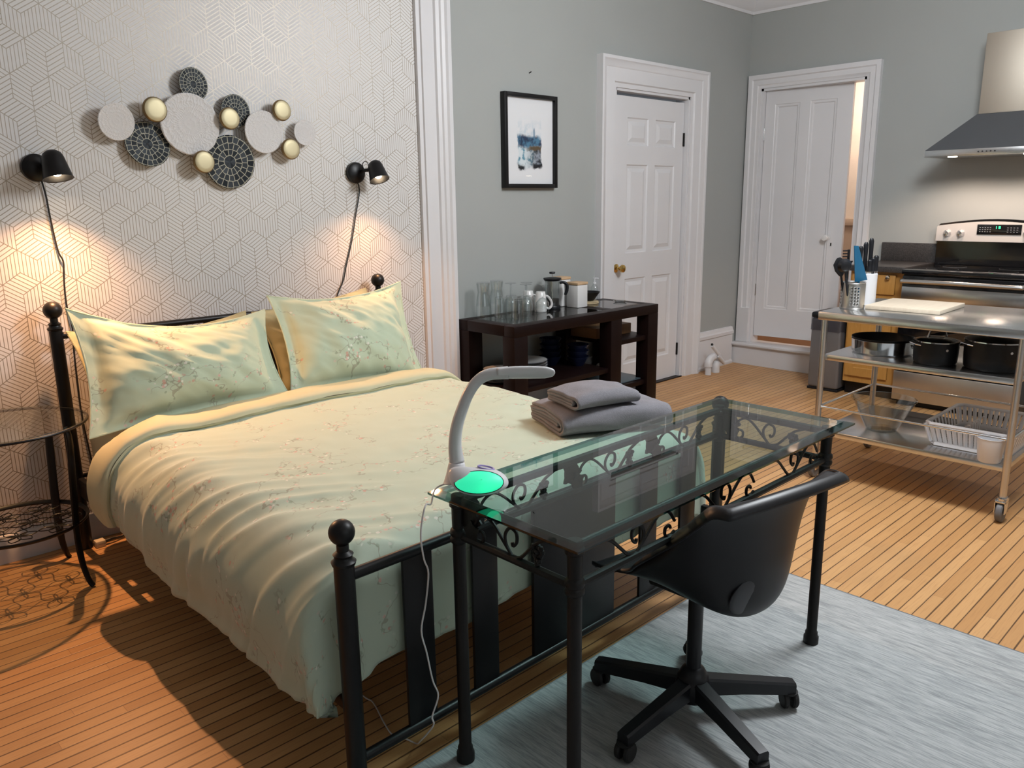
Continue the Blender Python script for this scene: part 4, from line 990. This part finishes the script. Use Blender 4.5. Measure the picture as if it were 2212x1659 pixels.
utensil('serving_spoon', (4.095, 1.754, CT+0.008), (4.050, 1.787, CT+0.262), M['plastic'], 'spoon', 'black serving spoon leaning out of the utensil holder')
utensil('soup_ladle', (4.086, 1.729, CT+0.008), (4.030, 1.745, CT+0.225), M['plastic'], 'ladle', 'black ladle lowest of the tools in the utensil holder')
utensil('pasta_fork', (4.130, 1.767, CT+0.008), (4.122, 1.769, CT+0.30), M['plastic'], 'fork', 'black toothed pasta fork behind the blue spatula')
utensil('spatula', (4.165, 1.707, CT+0.008), (4.102, 1.717, CT+0.295), M['blueplastic'], 'blade', 'blue flat spatula standing in the utensil holder')
# knife block and knives
kb = tag(B().lathe([(0, 0), (0.052, 0), (0.056, 0.004), (0.056, 0.165), (0.052, 0.168), (0.0, 0.160)], (4.300, 1.742, CT), seg=40).build('knife_block', M['whiteplastic']), 'white round knife block behind the utensil holder', 'knife block')
for i, (dx, dy, hh, lb) in enumerate((( -0.030, 0.026, 0.145, 'black-handled knife at the left of the knife block'), (-0.002, 0.012, 0.165, 'black-handled knife in the middle of the knife block back row'), (0.026, -0.004, 0.185, 'tallest black-handled knife in the white knife block'),
                                      (-0.014, -0.020, 0.075, 'short black-handled knife at the front left of the knife block'), (0.006, -0.030, 0.085, 'short black-handled knife at the front of the knife block'), (0.032, -0.034, 0.095, 'short black-handled knife at the right edge of the knife block'))):
    x, y, z = 4.300+dx, 1.742+dy, CT+0.166
    k = thing('kitchen_knife', (x, y, z), lb, 'knife', 'knives in the white block')
    B().tube([(x, y, z+0.012), (x, y, z+0.03), (x, y, z+hh*0.55), (x-0.003, y, z+hh*0.9), (x-0.003, y, z+hh)], 0, 10, sub=4, rr=[(0.009, 0.013), (0.008, 0.012), (0.008, 0.011), (0.009, 0.013), (0.004, 0.006)]).build('handle', M['plastic'], k)
    B().box(x-0.0015, x+0.0015, y-0.011, y+0.011, z-0.0055, z+0.014).build('blade', M['chrome'], k)
# cutting board
cb = B().box(-0.19, 0.20, -0.18, 0.18, 0, 0.020, 0.003); cb.xf(Matrix.Translation((4.325, 1.492, CT+0.0005)) @ Matrix.Rotation(0.02, 4, 'Z'))
tag(cb.build('cutting_board', M['boardwood']), 'pale wooden cutting board lying on the cart top', 'cutting board')
# pans
MT = 0.6625
pn = thing('saute_pan', (4.17, 1.575, MT), 'wide steel saute pan with black interior on the cart middle shelf', 'pan')
B().lathe([(0, 0), (0.138, 0), (0.146, 0.008), (0.150, 0.070), (0.152, 0.072), (0.147, 0.072)], (4.17, 1.575, MT), seg=64).build('pan_body', M['chrome'], pn)
B().lathe([(0.1475, 0.072), (0.151, 0.076), (0.150, 0.082), (0.146, 0.078), (0.142, 0.030), (0.13, 0.012), (0, 0.012)], (4.17, 1.575, MT), seg=64).build('inner_pan', M['potblack'], pn)
B().tube([(4.255, 1.455, MT+0.062), (4.30, 1.39, MT+0.085), (4.36, 1.33, MT+0.105), (4.42, 1.275, MT+0.112)], 0, 10, sub=4, rr=[(0.010, 0.016), (0.009, 0.014), (0.010, 0.016), (0.008, 0.012)]).build('handle', M['potblack'], pn)
B().tube([(4.165, 1.425, MT+0.05), (4.185, 1.395, MT+0.045), (4.225, 1.405, MT+0.025), (4.22, 1.435, MT+0.045)], 0.004, 8, sub=5).build('helper_handle', M['chrome'], pn)
def pot(x, y, r, h, label, glass):
    p = thing('stock_pot' if not glass else 'saucepan', (x, y, MT), label, 'pot')
    B().lathe([(0, 0), (r*0.90, 0), (r*0.97, 0.01), (r, h*0.5), (r, h), (r-0.004, h), (r-0.005, 0.012), (0, 0.008)], (x, y, MT), seg=56).build('pot_body', M['potblack'], p)
    B().lathe([(r-0.006, h+0.0), (r+0.004, h+0.001), (r+0.004, h+0.006), (r-0.006, h+0.006)], (x, y, MT), seg=56).build('lid_rim', M['chrome'], p)
    ld = B().lathe([(r-0.003, h+0.004), (r*0.8, h+0.014), (r*0.4, h+0.021), (0, h+0.023)], (x, y, MT), seg=48).build('lid', M['glass_side'] if glass else M['potblack'], p)
    s = Vector((0.69, -0.72, 0)); c = Vector((x, y, MT+h+0.018))
    B().tube([c-s*0.045, c-s*0.036+Vector((0, 0, 0.030)), c-s*0.026+Vector((0, 0, 0.036)), c+s*0.026+Vector((0, 0, 0.036)), c+s*0.036+Vector((0, 0, 0.030)), c+s*0.045], 0.0045, 8).build('lid_handle', M['chrome'], p)
    for sg in (-1, 1):
        e = Vector((x, y, MT+h*0.86))+s*sg*r; t = Vector((0.72, 0.69, 0))
        B().tube([e-t*0.035-s*sg*0.012, e-t*0.028+s*sg*0.014+Vector((0, 0, 0.006)), e+t*0.028+s*sg*0.014+Vector((0, 0, 0.006)), e+t*0.035-s*sg*0.012], 0.004, 8).build('side_handle', M['chrome'], p)
    B().lathe([(0, 0), (0.006, 0), (0.006, 0.001), (0, 0.001)], Vector((x, y, MT+h*0.72))-Vector((0.69, 0.72, 0))*(r+0.0003), (-0.69, -0.72, 0), 16).build('badge', M['chrome'], p)
pot(4.065, 1.285, 0.098, 0.105, 'smaller black saucepan with glass lid, middle of the cart shelf', True)
pot(4.100, 1.045, 0.126, 0.130, 'larger black stock pot at the right end of the cart shelf', False)
tag(B().tube([(4.16, 1.17, MT+0.006), (4.20, 1.165, MT+0.09), (4.27, 1.16, MT+0.165)], 0.006, 8, sub=3).build('wooden_spoon', M['boxwood']), 'brown wooden spoon handle leaning between the two black pots', 'spoon')
# lower shelf: glass bowl, dish rack
ST = 0.2625
tag(B().lathe([(0, 0.0), (0.068, 0.0), (0.075, 0.004), (0.152, 0.160), (0.158, 0.163), (0.158, 0.167), (0.150, 0.166), (0.072, 0.010), (0, 0.007)], (4.135, 1.53, ST), seg=56).build('glass_bowl', M['glass_clear']), 'large clear flared glass bowl on the cart bottom shelf', 'bowl')
dr = thing('dish_rack', (4.25, 1.09, ST), 'white plastic dish drying rack on the cart bottom shelf', 'dish rack')
def rk(x, y, z): # tapered basket: z 0..1
    k = 0.86+0.14*z
    return (4.255+(x)*0.245*k, 1.09+(y)*0.190*k, ST+0.004+z*0.108)
b = B()
for e in range(4):
    n = 15 if e % 2 == 0 else 11
    for i in range(n+1):
        u = -1+2*i/n
        f = (lambda z, u=u: rk(-1, u, z)) if e == 0 else (lambda z, u=u: rk(1, u, z)) if e == 2 else (lambda z, u=u: rk(u, -1, z)) if e == 1 else (lambda z, u=u: rk(u, 1, z))
        b.tube([f(0.12), f(0.97)], 0.0, 4, rr=[(0.0095, 0.0035)]*2, flat=(0, 1, 0) if e % 2 == 0 else (1, 0, 0))
b.build('side_slats', M['whiteplastic'], dr)
def rim_at(z, r, name, rr=None):
    P = [rk(-1, -1, z), rk(-1, 1, z), rk(1, 1, z), rk(1, -1, z)]; Q = []
    for i in range(4):
        a, c = Vector(P[i]), Vector(P[(i+1) % 4]); Q += [a.lerp(c, t) for t in (0.06, 0.3, 0.5, 0.7, 0.94)]
    B().tube(Q, r, 8, True, rr=[rr]*len(Q) if rr else None).build(name, M['whiteplastic'], dr)
rim_at(1.0, 0.009, 'top_rim'); rim_at(0.10, 0.006, 'bottom_rim', (0.016, 0.005))
b = B()
for i in range(13): b.tube([rk(-1+2*i/12, -1, 0.05), rk(-1+2*i/12, 1, 0.05)], 0.0035, 6)
for i in range(4): b.tube([rk(-1, -0.7+0.47*i, 0.03), rk(1, -0.7+0.47*i, 0.03)], 0.003, 6)
b.build('base_grid', M['whiteplastic'], dr)
b = B()
for i in range(10): b.tube([rk(-0.75+0.16*i, 0.35, 0.05), rk(-0.75+0.16*i, 0.35, 0.7), rk(-0.75+0.16*i, 0.25, 0.75)], 0.003, 6)
b.build('plate_prongs', M['whiteplastic'], dr)
tag(B().lathe([(0, 0), (0.044, 0), (0.048, 0.006), (0.058, 0.110), (0.060, 0.112), (0.056, 0.112), (0.046, 0.008), (0, 0.005)], (3.9505, 0.975, ST), seg=36).build('cutlery_cup', M['whiteplastic']), 'white plastic cutlery cup at the front of the dish rack', 'cup')

# ------------------------------------------------------------------ stove
SY0, SY1, SXF, SXB = 1.318, 2.075, 5.725, 6.345
sv = thing('stove', (6.03, 1.70, 0), 'black and stainless electric range with glass cooktop under the hood', 'stove')
B().box(SXF+0.03, SXB, SY0, SY1, 0.03, 0.925).box(SXF+0.06, SXB, SY0+0.02, SY1-0.02, 0.001, 0.03).build('body', M['black'], sv)
B().box(SXF-0.01, SXB-0.07, SY0-0.002, SY1+0.004, 0.925, 0.957, 0.006).build('cooktop', M['blackgloss'], sv)
od = B().box(SXF, SXF+0.029, SY0+0.004, SY1-0.004, 0.262, 0.915, 0.004).build('oven_door', M['blackgloss'], sv)
B().box(SXF-0.004, SXF+0.001, SY0+0.006, SY1-0.006, 0.748, 0.842, 0.002).build('door_band', M['steel'], od)
B().tube([(SXF-0.005, SY1-0.012, 0.883), (SXF-0.048, SY1-0.02, 0.883), (SXF-0.056, SY1-0.06, 0.883), (SXF-0.060, 1.70, 0.885), (SXF-0.056, SY0+0.06, 0.883), (SXF-0.048, SY0+0.02, 0.883), (SXF-0.005, SY0+0.012, 0.883)], 0.0, 14, sub=4, rr=[(0.014, 0.018)]*7).build('handle', M['steel'], od)
B().box(SXF, SXF+0.029, SY0+0.004, SY1-0.004, 0.045, 0.250, 0.004).build('drawer', M['steel_v'], sv)
# back panel, arched top
b = B(); poly = [(SY0, 0.95), (SY1, 0.95), (SY1, 1.235)]+[(SY1-0.012-(SY1-SY0-0.024)*i/14, 1.248+0.034*math.sin(PI*i/14)) for i in range(15)]+[(SY0, 1.235)]
b.prism([(p[0]-SY0, p[1]) for p in poly], 0.07, (6.335, SY0, 0), (0, 1, 0), (0, 0, 1))
bp = b.build('back_panel', M['blackgloss'], sv, ang=25)
# prism extrudes along +/-x: make sure it sits toward the room
b = B(); poly = [(SY0+0.012, 1.128), (SY1-0.012, 1.128), (SY1-0.014, 1.228)]+[(SY1-0.022-(SY1-SY0-0.044)*i/14, 1.236+0.032*math.sin(PI*i/14)) for i in range(15)]+[(SY0+0.014, 1.228)]
b.prism(poly, 0.004, (6.262, 0, 0), (0, 1, 0), (0, 0, 1)); b.build('control_fascia', simple('satin_fascia', (0.72, 0.68, 0.65), 0.34, 0.35, 0.02), bp, ang=25)
for y in (1.989, 1.901, 1.49, 1.40):
    kn = B().lathe([(0, 0), (0.026, 0), (0.025, 0.006), (0.019, 0.012), (0.017, 0.028), (0.015, 0.032), (0, 0.033)], (6.260, y, 1.184), (-1, 0, 0), 28).box(6.222, 6.232, y-0.0045, y+0.0045, 1.165, 1.204, 0.001)
    kn.build('knob', M['chrome'], sv)
dp = B().box(6.2555, 6.2605, 1.525, 1.797, 1.178, 1.247, 0.001).build('clock_display', M['blackgloss'], sv)
def seg7(b, ch, y, z, h, w, t, x):
    S = {'1': 'bc', '8': 'abcdefg', '6': 'acdefg', '0': 'abcdef'}[ch]
    geo = {'a': (0, w, h-t, h), 'g': (0, w, h/2-t/2, h/2+t/2), 'd': (0, w, 0, t), 'f': (0, t, h/2, h), 'e': (0, t, 0, h/2), 'b': (w-t, w, h/2, h), 'c': (w-t, w, 0, h/2)}
    for q in S:
        a, c, d, e = geo[q]; b.box(x-0.001, x, y-c, y-a, z+d, z+e)
b = B(); seg7(b, '1', 1.685, 1.218, 0.018, 0.009, 0.0028, 6.2553); seg7(b, '8', 1.664, 1.218, 0.018, 0.011, 0.0028, 6.2553); b.build('clock_digits', M['led'], dp)
b = B()
for i in range(5):
    for j in range(3): b.box(6.2543, 6.2553, 1.782-i*0.016, 1.774-i*0.016, 1.196+j*0.014, 1.199+j*0.014)
for i in range(4):
    for j in range(3): b.box(6.2543, 6.2553, 1.612-i*0.019, 1.602-i*0.019, 1.196+j*0.014, 1.199+j*0.014)
b.build('keypad_marks', simple('grey_print', (0.30, 0.31, 0.32), 0.6), dp)
b = B()
for x, y, r in ((5.90, 1.88, 0.10), (5.90, 1.51, 0.085), (6.15, 1.88, 0.075), (6.15, 1.51, 0.09)):
    b.lathe([(r-0.0015, 0), (r, 0), (r, 0.0004), (r-0.0015, 0.0004)], (x, y, 0.957), seg=40)
b.build('burner_ring', simple('burner_print', (0.12, 0.12, 0.12), 0.4), sv)

# ------------------------------------------------------------------ range hood
hd = thing('range_hood', (6.14, 1.69, 1.70), 'wall range hood with dark sloped canopy and steel chimney above the stove', 'range hood')
HX, HY0, HY1 = 5.88, 1.315, 2.065
B().box(HX, XR-0.001, HY0, HY1, 1.700, 1.742, 0.002).build('rim_band', M['steel'], hd)
b = B().loft([[(HX+0.002, HY0+0.002, 1.742), (XR-0.001, HY0+0.002, 1.742), (XR-0.001, HY1-0.002, 1.742), (HX+0.002, HY1-0.002, 1.742)], [(6.09, 1.55, 1.972), (XR-0.001, 1.55, 1.972), (XR-0.001, 1.83, 1.972), (6.09, 1.83, 1.972)]], True)
b.bm.faces.new([b.bm.verts.new(Vector(p)) for p in ((6.09, 1.55, 1.972), (XR-0.001, 1.55, 1.972), (XR-0.001, 1.83, 1.972), (6.09, 1.83, 1.972))])
b.build('canopy', M['hoodglass'], hd, ang=10)
B().box(6.10, XR-0.001, 1.56, 1.825, 1.973, 2.475, 0.002).build('chimney', M['hoodsteel'], hd)
for y in (1.90, 1.46): B().lathe([(0, 0), (0.028, 0), (0.028, -0.006), (0, -0.008)], (5.925, y, 1.7005), seg=24).build('hood_bulb', M['hoodlamp'], hd)
for i in range(5): B().cyl((HX+0.001, 1.735-i*0.024, 1.722), (HX-0.003, 1.735-i*0.024, 1.722), 0.0045, seg=10).build('button', M['rubber'], hd)

# ------------------------------------------------------------------ counter, cabinet, bin
CY0, CY1 = 2.082, 2.475
b = B().box(5.775, XR-0.001, CY0, CY1, 0.925, 0.965, 0.005).box(6.355, XR-0.001, CY0, CY1, 0.965, 1.102, 0.003)
tag(b.build('countertop', M['counter']), 'dark speckled laminate countertop with backsplash left of the stove', 'countertop')
cbn = thing('base_cabinet', (6.08, 2.28, 0), 'honey oak base cabinet under the dark countertop', 'cabinet')
B().box(5.83, XR-0.001, CY0+0.004, CY1-0.004, 0.10, 0.9245).build('carcass', M['oak'], cbn)
B().box(5.88, XR-0.001, CY0+0.004, CY1-0.004, 0.001, 0.10).build('toe_kick', M['black'], cbn)
dw = B().box(5.811, 5.830, 2.150, CY1-0.02, 0.765, 0.905, 0.004).build('drawer', M['oak'], cbn)
do = panel_slab(CY1-0.02-2.150, 0.595, 0.019, [(0.06, CY1-0.02-2.150-0.06, 0.06, 0.535)], [(0.006, 0.006), (0.03, 0.006), (0.05, 0.001)]).xf(Matrix.Translation((5.811, CY1-0.02, 0.15)) @ Matrix(((0, 1, 0, 0), (-1, 0, 0, 0), (0, 0, 1, 0), (0, 0, 0, 1)))).build('door', M['oak'], cbn, ang=20)
for p, z in ((dw, 0.888), (do, 0.70)): B().lathe([(0, 0), (0.006, 0), (0.006, 0.012), (0.016, 0.018), (0.014, 0.027), (0, 0.029)], (5.811, 2.195, z), (-1, 0, 0), 20).build('knob', M['chrome'], p)
tb = thing('trash_bin', (5.98, 2.61, 0), 'rectangular steel trash bin with plastic liner beside the oak cabinet', 'trash bin')
bx0, bx1, by0, by1 = 5.80, 6.10, 2.495, 2.735
B().box(bx0+0.006, bx1, by0+0.0, by1, 0.001, 0.02, 0.004).build('base', M['plastic'], tb)
B().box(bx0, bx1, by0+0.002, by1-0.002, 0.02, 0.555, 0.02, 4).build('bin_body', simple('bin_steel', (0.20, 0.195, 0.20), 0.38, 0.45, 0.05), tb)
B().box(bx0-0.004, bx1+0.004, by0-0.002, by1+0.002, 0.555, 0.600, 0.018, 4).build('lid', M['plastic'], tb)
def lin(u, v):
    a = 2*PI*u; k = 1+0.02*soft((math.cos(a)*3, math.sin(a)*3, v*6), 2)
    c, s = math.cos(a), math.sin(a); e = 0.25
    return Vector(((bx0+bx1)/2+(0.160*k)*math.copysign(abs(c)**e, c), (by0+by1)/2+(0.128*k)*math.copysign(abs(s)**e, s), 0.57-0.11*v-0.015*soft((c*2, s*2, 4), 2)*v))
B().grid(lin, 64, 6, closed_u=True).build('bin_liner', M['liner'], tb, ang=180)

# ------------------------------------------------------------------ radiator pipes in the corner
rp = thing('radiator_pipes', (5.77, 3.58, 0), 'white painted pipe elbows and valve by the baseboard in the corner', 'pipes')
B().cyl((5.705, 3.555, 0.001), (5.705, 3.555, 0.072), 0.026, seg=24).build('riser', M['white'], rp)
B().tube([(5.705, 3.555, 0.07), (5.707, 3.555, 0.105), (5.735, 3.555, 0.135), (5.775, 3.555, 0.145)], 0.033, 18, sub=5).build('elbow', M['white'], rp)
B().cyl((5.835, 3.565, 0.001), (5.835, 3.565, 0.03), 0.034, seg=24).build('riser', M['white'], rp)
B().tube([(5.835, 3.565, 0.028), (5.838, 3.565, 0.06), (5.862, 3.57, 0.095), (5.90, 3.575, 0.11)], 0.034, 18, sub=5).build('elbow', M['white'], rp)
B().tube([(5.800, 3.522, 0.140), (5.806, 3.522, 0.165), (5.716, 3.535, 0.250)], 0.016, 10).build('valve_arm', M['white'], rp)
B().tube([(5.800, 3.522, 0.150), (5.905, 3.53, 0.075)], 0.016, 10).build('valve_arm', M['white'], rp)
B().ball((5.712, 3.533, 0.262), 0.010).build('valve_cap', M['rubber'], rp)

# ------------------------------------------------------------------ dark console table
TX0, TX1, TY0, TY1, TZ = 3.062, 4.425, 3.165, 3.655, 0.758
ct = thing('console_table', ((TX0+TX1)/2, (TY0+TY1)/2, 0), 'dark wooden console table with glass inset top and open shelves', 'table')
b = B().box(TX0, TX1, TY0, TY0+0.085, TZ-0.062, TZ, 0.003).box(TX0, TX1, TY1-0.085, TY1, TZ-0.062, TZ, 0.003).box(TX0, TX0+0.085, TY0+0.085, TY1-0.085, TZ-0.062, TZ, 0.003).box(TX1-0.085, TX1, TY0+0.085, TY1-0.085, TZ-0.062, TZ, 0.003).box(3.93, 4.03, TY0+0.085, TY1-0.085, TZ-0.062, TZ, 0.003)
b.build('top_frame', M['darkwood'], ct)
for x0, x1 in ((TX0+0.083, 3.932), (4.028, TX1-0.083)):
    B().box(x0, x1, TY0+0.083, TY1-0.083, TZ-0.007, TZ+0.0002).build('glass_inset', M['glass_side'], ct)
B().box(TX0+0.07, 3.95, TY0+0.07, TY1-0.07, TZ-0.045, TZ-0.030).build('under_panel', M['darkwood'], ct)
LW = 0.098
for x in (TX0, 3.925, TX1-LW-0.01):
    for y in (TY0, TY1-LW): B().box(x, x+LW+0.01, y, y+LW, 0.001, TZ-0.062, 0.003).build('leg', M['darkwood'], ct)
for x0, x1, z, nm in ((TX0+0.03, 3.95, 0.385, 'lower_shelf'), (4.00, TX1-0.03, 0.245, 'lower_shelf'), (4.00, TX1-0.03, 0.552, 'upper_shelf'), (TX0+0.03, TX1-0.03, 0.085, 'bottom_shelf')):
    B().box(x0, x1, TY0+0.02, TY1-0.02, z-0.03, z, 0.002).build(nm, M['darkwood'], ct)

T0 = TZ+0.0008
def item(name, prof, x, y, z, mat, label, cat, group=None, seg=36, part=None):
    b = B().lathe(prof, (x, y, z), seg=seg); return tag(b.build(name, mat), label, cat, group)
# tall carafes, upside-down tumblers, upside-down wine glasses
car = [(0.046, 0.0), (0.048, 0.0), (0.046, 0.07), (0.040, 0.125), (0.034, 0.155), (0.036, 0.168), (0.041, 0.205), (0.039, 0.215), (0, 0.215), (0, 0.209), (0.037, 0.208), (0.033, 0.168), (0.031, 0.155), (0.038, 0.125), (0.043, 0.07)]
item('glass_carafe', car, 3.205, 3.580, T0, M['glass_clear'], 'tall clear carafe at the left back of the console table', 'carafe', 'carafes')
item('glass_carafe', car, 3.335, 3.600, T0, M['glass_clear'], 'tall clear carafe second from the left on the console table', 'carafe', 'carafes')
tum = [(0.036, 0), (0.038, 0), (0.033, 0.125), (0.031, 0.131), (0, 0.131), (0, 0.121), (0.030, 0.119), (0.0355, 0.003)]
for x, y, lb in ((3.245, 3.470, 'upturned tumbler nearest the left carafe on the console table'), (3.265, 3.345, 'upturned tumbler nearest the front left corner of the console table'), (3.345, 3.480, 'upturned tumbler behind the front one, between carafes and wine glasses'), (3.385, 3.395, 'upturned tumbler at the right of the tumblers, before the wine glasses')):
    item('glass_tumbler', tum, x, y, T0, M['glass_clear'], lb, 'glass', 'upturned tumblers')
win = [(0.034, 0), (0.0355, 0), (0.044, 0.040), (0.042, 0.075), (0.022, 0.100), (0.006, 0.108), (0.0045, 0.125), (0.0045, 0.178), (0.012, 0.184), (0.037, 0.188), (0.037, 0.190), (0, 0.1905), (0, 0.108), (0.018, 0.099), (0.040, 0.074), (0.042, 0.040)]
for x, y, lb in ((3.455, 3.600, 'upturned wine glass at the back, left of the white mugs'), (3.465, 3.475, 'upturned wine glass in the middle of the wine glasses'), (3.545, 3.548, 'upturned wine glass in front of the rear white mug'), (3.53, 3.395, 'upturned wine glass nearest the front edge of the console table')):
    item('wine_glass', win, x, y, T0, M['glass_clear'], lb, 'glass', 'upturned wine glasses')
def mug(x, y, label):
    m = thing('mug', (x, y, T0), label, 'mug', 'upturned white mugs')
    B().lathe([(0.034, 0), (0.038, 0.0), (0.040, 0.004), (0.038, 0.06), (0.030, 0.125), (0.027, 0.128), (0, 0.128), (0, 0.122), (0.026, 0.121), (0.035, 0.06)], (x, y, T0), seg=40).build('cup', M['porcelain'], m)
    s = Vector((0.80, -0.60, 0)); c = Vector((x, y, T0))
    B().tube([c+s*0.030+Vector((0, 0, 0.100)), c+s*0.050+Vector((0, 0, 0.092)), c+s*0.070+Vector((0, 0, 0.060)), c+s*0.070+Vector((0, 0, 0.035)), c+s*0.055+Vector((0, 0, 0.020)), c+s*0.036+Vector((0, 0, 0.024))], 0, 10, sub=5, rr=[(0.005, 0.008)]*6).build('handle', M['porcelain'], m)
mug(3.628, 3.505, 'upturned white mug beside the french press'); mug(3.618, 3.605, 'upturned white mug behind the wine glasses')
# french press
fx, fy = 3.795, 3.560
fpz = thing('french_press', (fx, fy, T0), 'glass french press coffee maker with black lid and handle', 'coffee maker')
B().lathe([(0.046, 0.02), (0.0475, 0.02), (0.0475, 0.180), (0.0455, 0.180), (0.0455, 0.022), (0, 0.022)], (fx, fy, T0), seg=40).build('beaker', M['glass_clear'], fpz)
B().lathe([(0, 0), (0.052, 0), (0.054, 0.012), (0.050, 0.020), (0, 0.0195)], (fx, fy, T0), seg=40).build('base', M['plastic'], fpz)
B().lathe([(0, 0.024), (0.045, 0.024), (0.045, 0.062), (0, 0.062)], (fx, fy, T0), seg=32).build('coffee', M['coffee'], fpz)
B().lathe([(0, 0.180), (0.050, 0.180), (0.058, 0.190), (0.058, 0.198), (0.030, 0.203), (0, 0.204)], (fx, fy, T0), seg=40).build('lid', M['plastic'], fpz)
B().cyl((fx, fy, T0+0.063), (fx, fy, T0+0.235), 0.003, seg=10).build('plunger_rod', M['chrome'], fpz)
B().lathe([(0, 0.226), (0.018, 0.226), (0.021, 0.232), (0.018, 0.238), (0, 0.239)], (fx, fy, T0), seg=24).build('plunger_knob', M['plastic'], fpz)
s = Vector((0.76, -0.65, 0)); c = Vector((fx, fy, T0))
B().tube([c+s*0.049+Vector((0, 0, 0.165)), c+s*0.075+Vector((0, 0, 0.168)), c+s*0.096+Vector((0, 0, 0.150)), c+s*0.096+Vector((0, 0, 0.115)), c+s*0.085+Vector((0, 0, 0.085))], 0, 12, sub=5, rr=[(0.008, 0.010), (0.009, 0.011), (0.010, 0.012), (0.009, 0.012), (0.007, 0.009)]).build('handle', M['plastic'], fpz)
def canister(x, y, w, h, label):
    m = thing('canister', (x, y, T0), label, 'canister', 'white canisters')
    B().box(x-w, x+w, y-w, y+w, T0, T0+h-0.018, 0.006).build('box', M['porcelain'], m)
    B().box(x-w-0.002, x+w+0.002, y-w-0.002, y+w+0.002, T0+h-0.0175, T0+h, 0.004).build('lid', M['lidwood'], m)
canister(3.950, 3.480, 0.050, 0.166, 'square white canister with wooden lid, nearest the table front'); canister(3.925, 3.600, 0.045, 0.195, 'taller square white canister with wooden lid behind the french press')
item('woven_mat', [(0, 0), (0.085, 0), (0.088, 0.004), (0.085, 0.008), (0, 0.008)], 4.135, 3.560, T0, M['straw'], 'pale woven mat under the black bowl on the console table', 'mat')
item('woven_mat', [(0, 0), (0.080, 0), (0.083, 0.004), (0.080, 0.008), (0, 0.008)], 4.140, 3.560, T0+0.0085, M['straw'], 'upper pale woven mat directly beneath the black bowl', 'mat')
item('black_bowl', [(0, 0), (0.038, 0), (0.042, 0.004), (0.080, 0.058), (0.083, 0.060), (0.078, 0.060), (0.040, 0.008), (0, 0.006)], 4.150, 3.555, T0+0.0175, M['potblack'], 'black bowl on woven mats near the soap bottle', 'bowl')
sp = thing('soap_bottle', (4.270, 3.600, T0), 'clear pump soap bottle at the right back of the console table', 'bottle')
B().lathe([(0, 0.002), (0.024, 0.002), (0.026, 0.006), (0.026, 0.095), (0.014, 0.112), (0.010, 0.118), (0, 0.118)], (4.270, 3.600, T0), seg=28).build('bottle', M['glass_clear'], sp)
B().lathe([(0, 0.118), (0.012, 0.118), (0.012, 0.130), (0.004, 0.132), (0.004, 0.155), (0.010, 0.156), (0.010, 0.162), (0, 0.163)], (4.270, 3.600, T0), seg=20).tube([(4.270, 3.60, T0+0.158), (4.290, 3.58, T0+0.156)], 0.004, 8).build('pump', M['whiteplastic'], sp)
item('glass_saucer', [(0, 0.0), (0.03, 0), (0.045, 0.010), (0.048, 0.010), (0.032, -0.0), (0, 0.003)], 4.33, 3.42, T0+0.0002, M['glass_clear'], 'small clear glass dish at the right end of the console table', 'dish')
# shelves below
sz = 0.3858
def plate(x, y, z, r, label, g):
    p = thing('dinner_plate', (x, y, z), label, 'plate', g)
    B().lathe([(0, 0), (r*0.55, 0), (r*0.62, 0.003), (r*0.98, 0.013)], (x, y, z), seg=44).lathe([(r*0.965, 0.0155), (r*0.62, 0.006), (0, 0.004)], (x, y, z), seg=44).build('dish', M['porcelain'], p)
    B().lathe([(r*0.96, 0.0115), (r, 0.0135), (r, 0.016), (r*0.96, 0.016)], (x, y, z), seg=44).build('rim', M['darkrim'], p)
for k in range(5): plate(3.185, 3.43, sz+0.0165*k, 0.098, ['bottom', 'second', 'third', 'fourth', 'top'][k]+' small plate of the left stack on the console shelf', 'small plates on the shelf')
for k in range(6): plate(3.43, 3.44, sz+0.0165*k, 0.136, ['bottom', 'second', 'third', 'fourth', 'fifth', 'top'][k]+' large plate of the middle stack on the console shelf', 'large plates on the shelf')
bw = [(0, 0), (0.038, 0), (0.042, 0.006), (0.072, 0.055), (0.075, 0.062), (0.071, 0.062), (0.040, 0.010), (0, 0.008)]
for k in range(4): item('cereal_bowl', bw, 3.755, 3.54, sz+0.040*k, M['bluebowl'], ['bottom', 'second', 'third', 'top'][k]+' navy bowl of the taller stack on the console shelf', 'bowl', 'navy bowls, taller stack')
for k in range(3): item('cereal_bowl', bw, 3.868, 3.40, sz+0.040*k, M['bluebowl'], ['bottom', 'middle', 'top'][k]+' navy bowl of the shorter stack, by the middle leg', 'bowl', 'navy bowls, shorter stack')
tag(B().box(3.975, 4.345, 3.33, 3.56, 0.5528, 0.622, 0.004).build('wooden_box', M['boxwood']), 'flat brown wooden box on the upper shelf of the console table', 'box')
tag(B().box(4.05, 4.37, 3.22, 3.56, 0.2458, 0.254, 0.003).build('slate_tray', M['greytray']), 'blue-grey slate tray on the lower right console shelf', 'tray')
item('small_jar', [(0, 0), (0.040, 0), (0.046, 0.01), (0.046, 0.06), (0.036, 0.075), (0, 0.078)], 4.22, 3.48, 0.2545, M['porcelain'], 'white round jar on the slate tray', 'jar')

# plug by the bed
pl = thing('power_plug', (0.95, 3.60, 0), 'cream plug with black cord lying by the baseboard under the bed corner', 'plug')
B().box(0.905, 0.945, 3.565, 3.605, 0.001, 0.030, 0.004).build('plug_body', M['yellowplug'], pl)
B().tube([(0.945, 3.585, 0.016), (0.98, 3.585, 0.020), (1.02, 3.60, 0.012), (1.08, 3.61, 0.03), (1.13, 3.60, 0.012)], 0.005, 8, sub=5, rr=[0.009, 0.006, 0.004, 0.004, 0.004]).build('cord', M['cord'], pl)
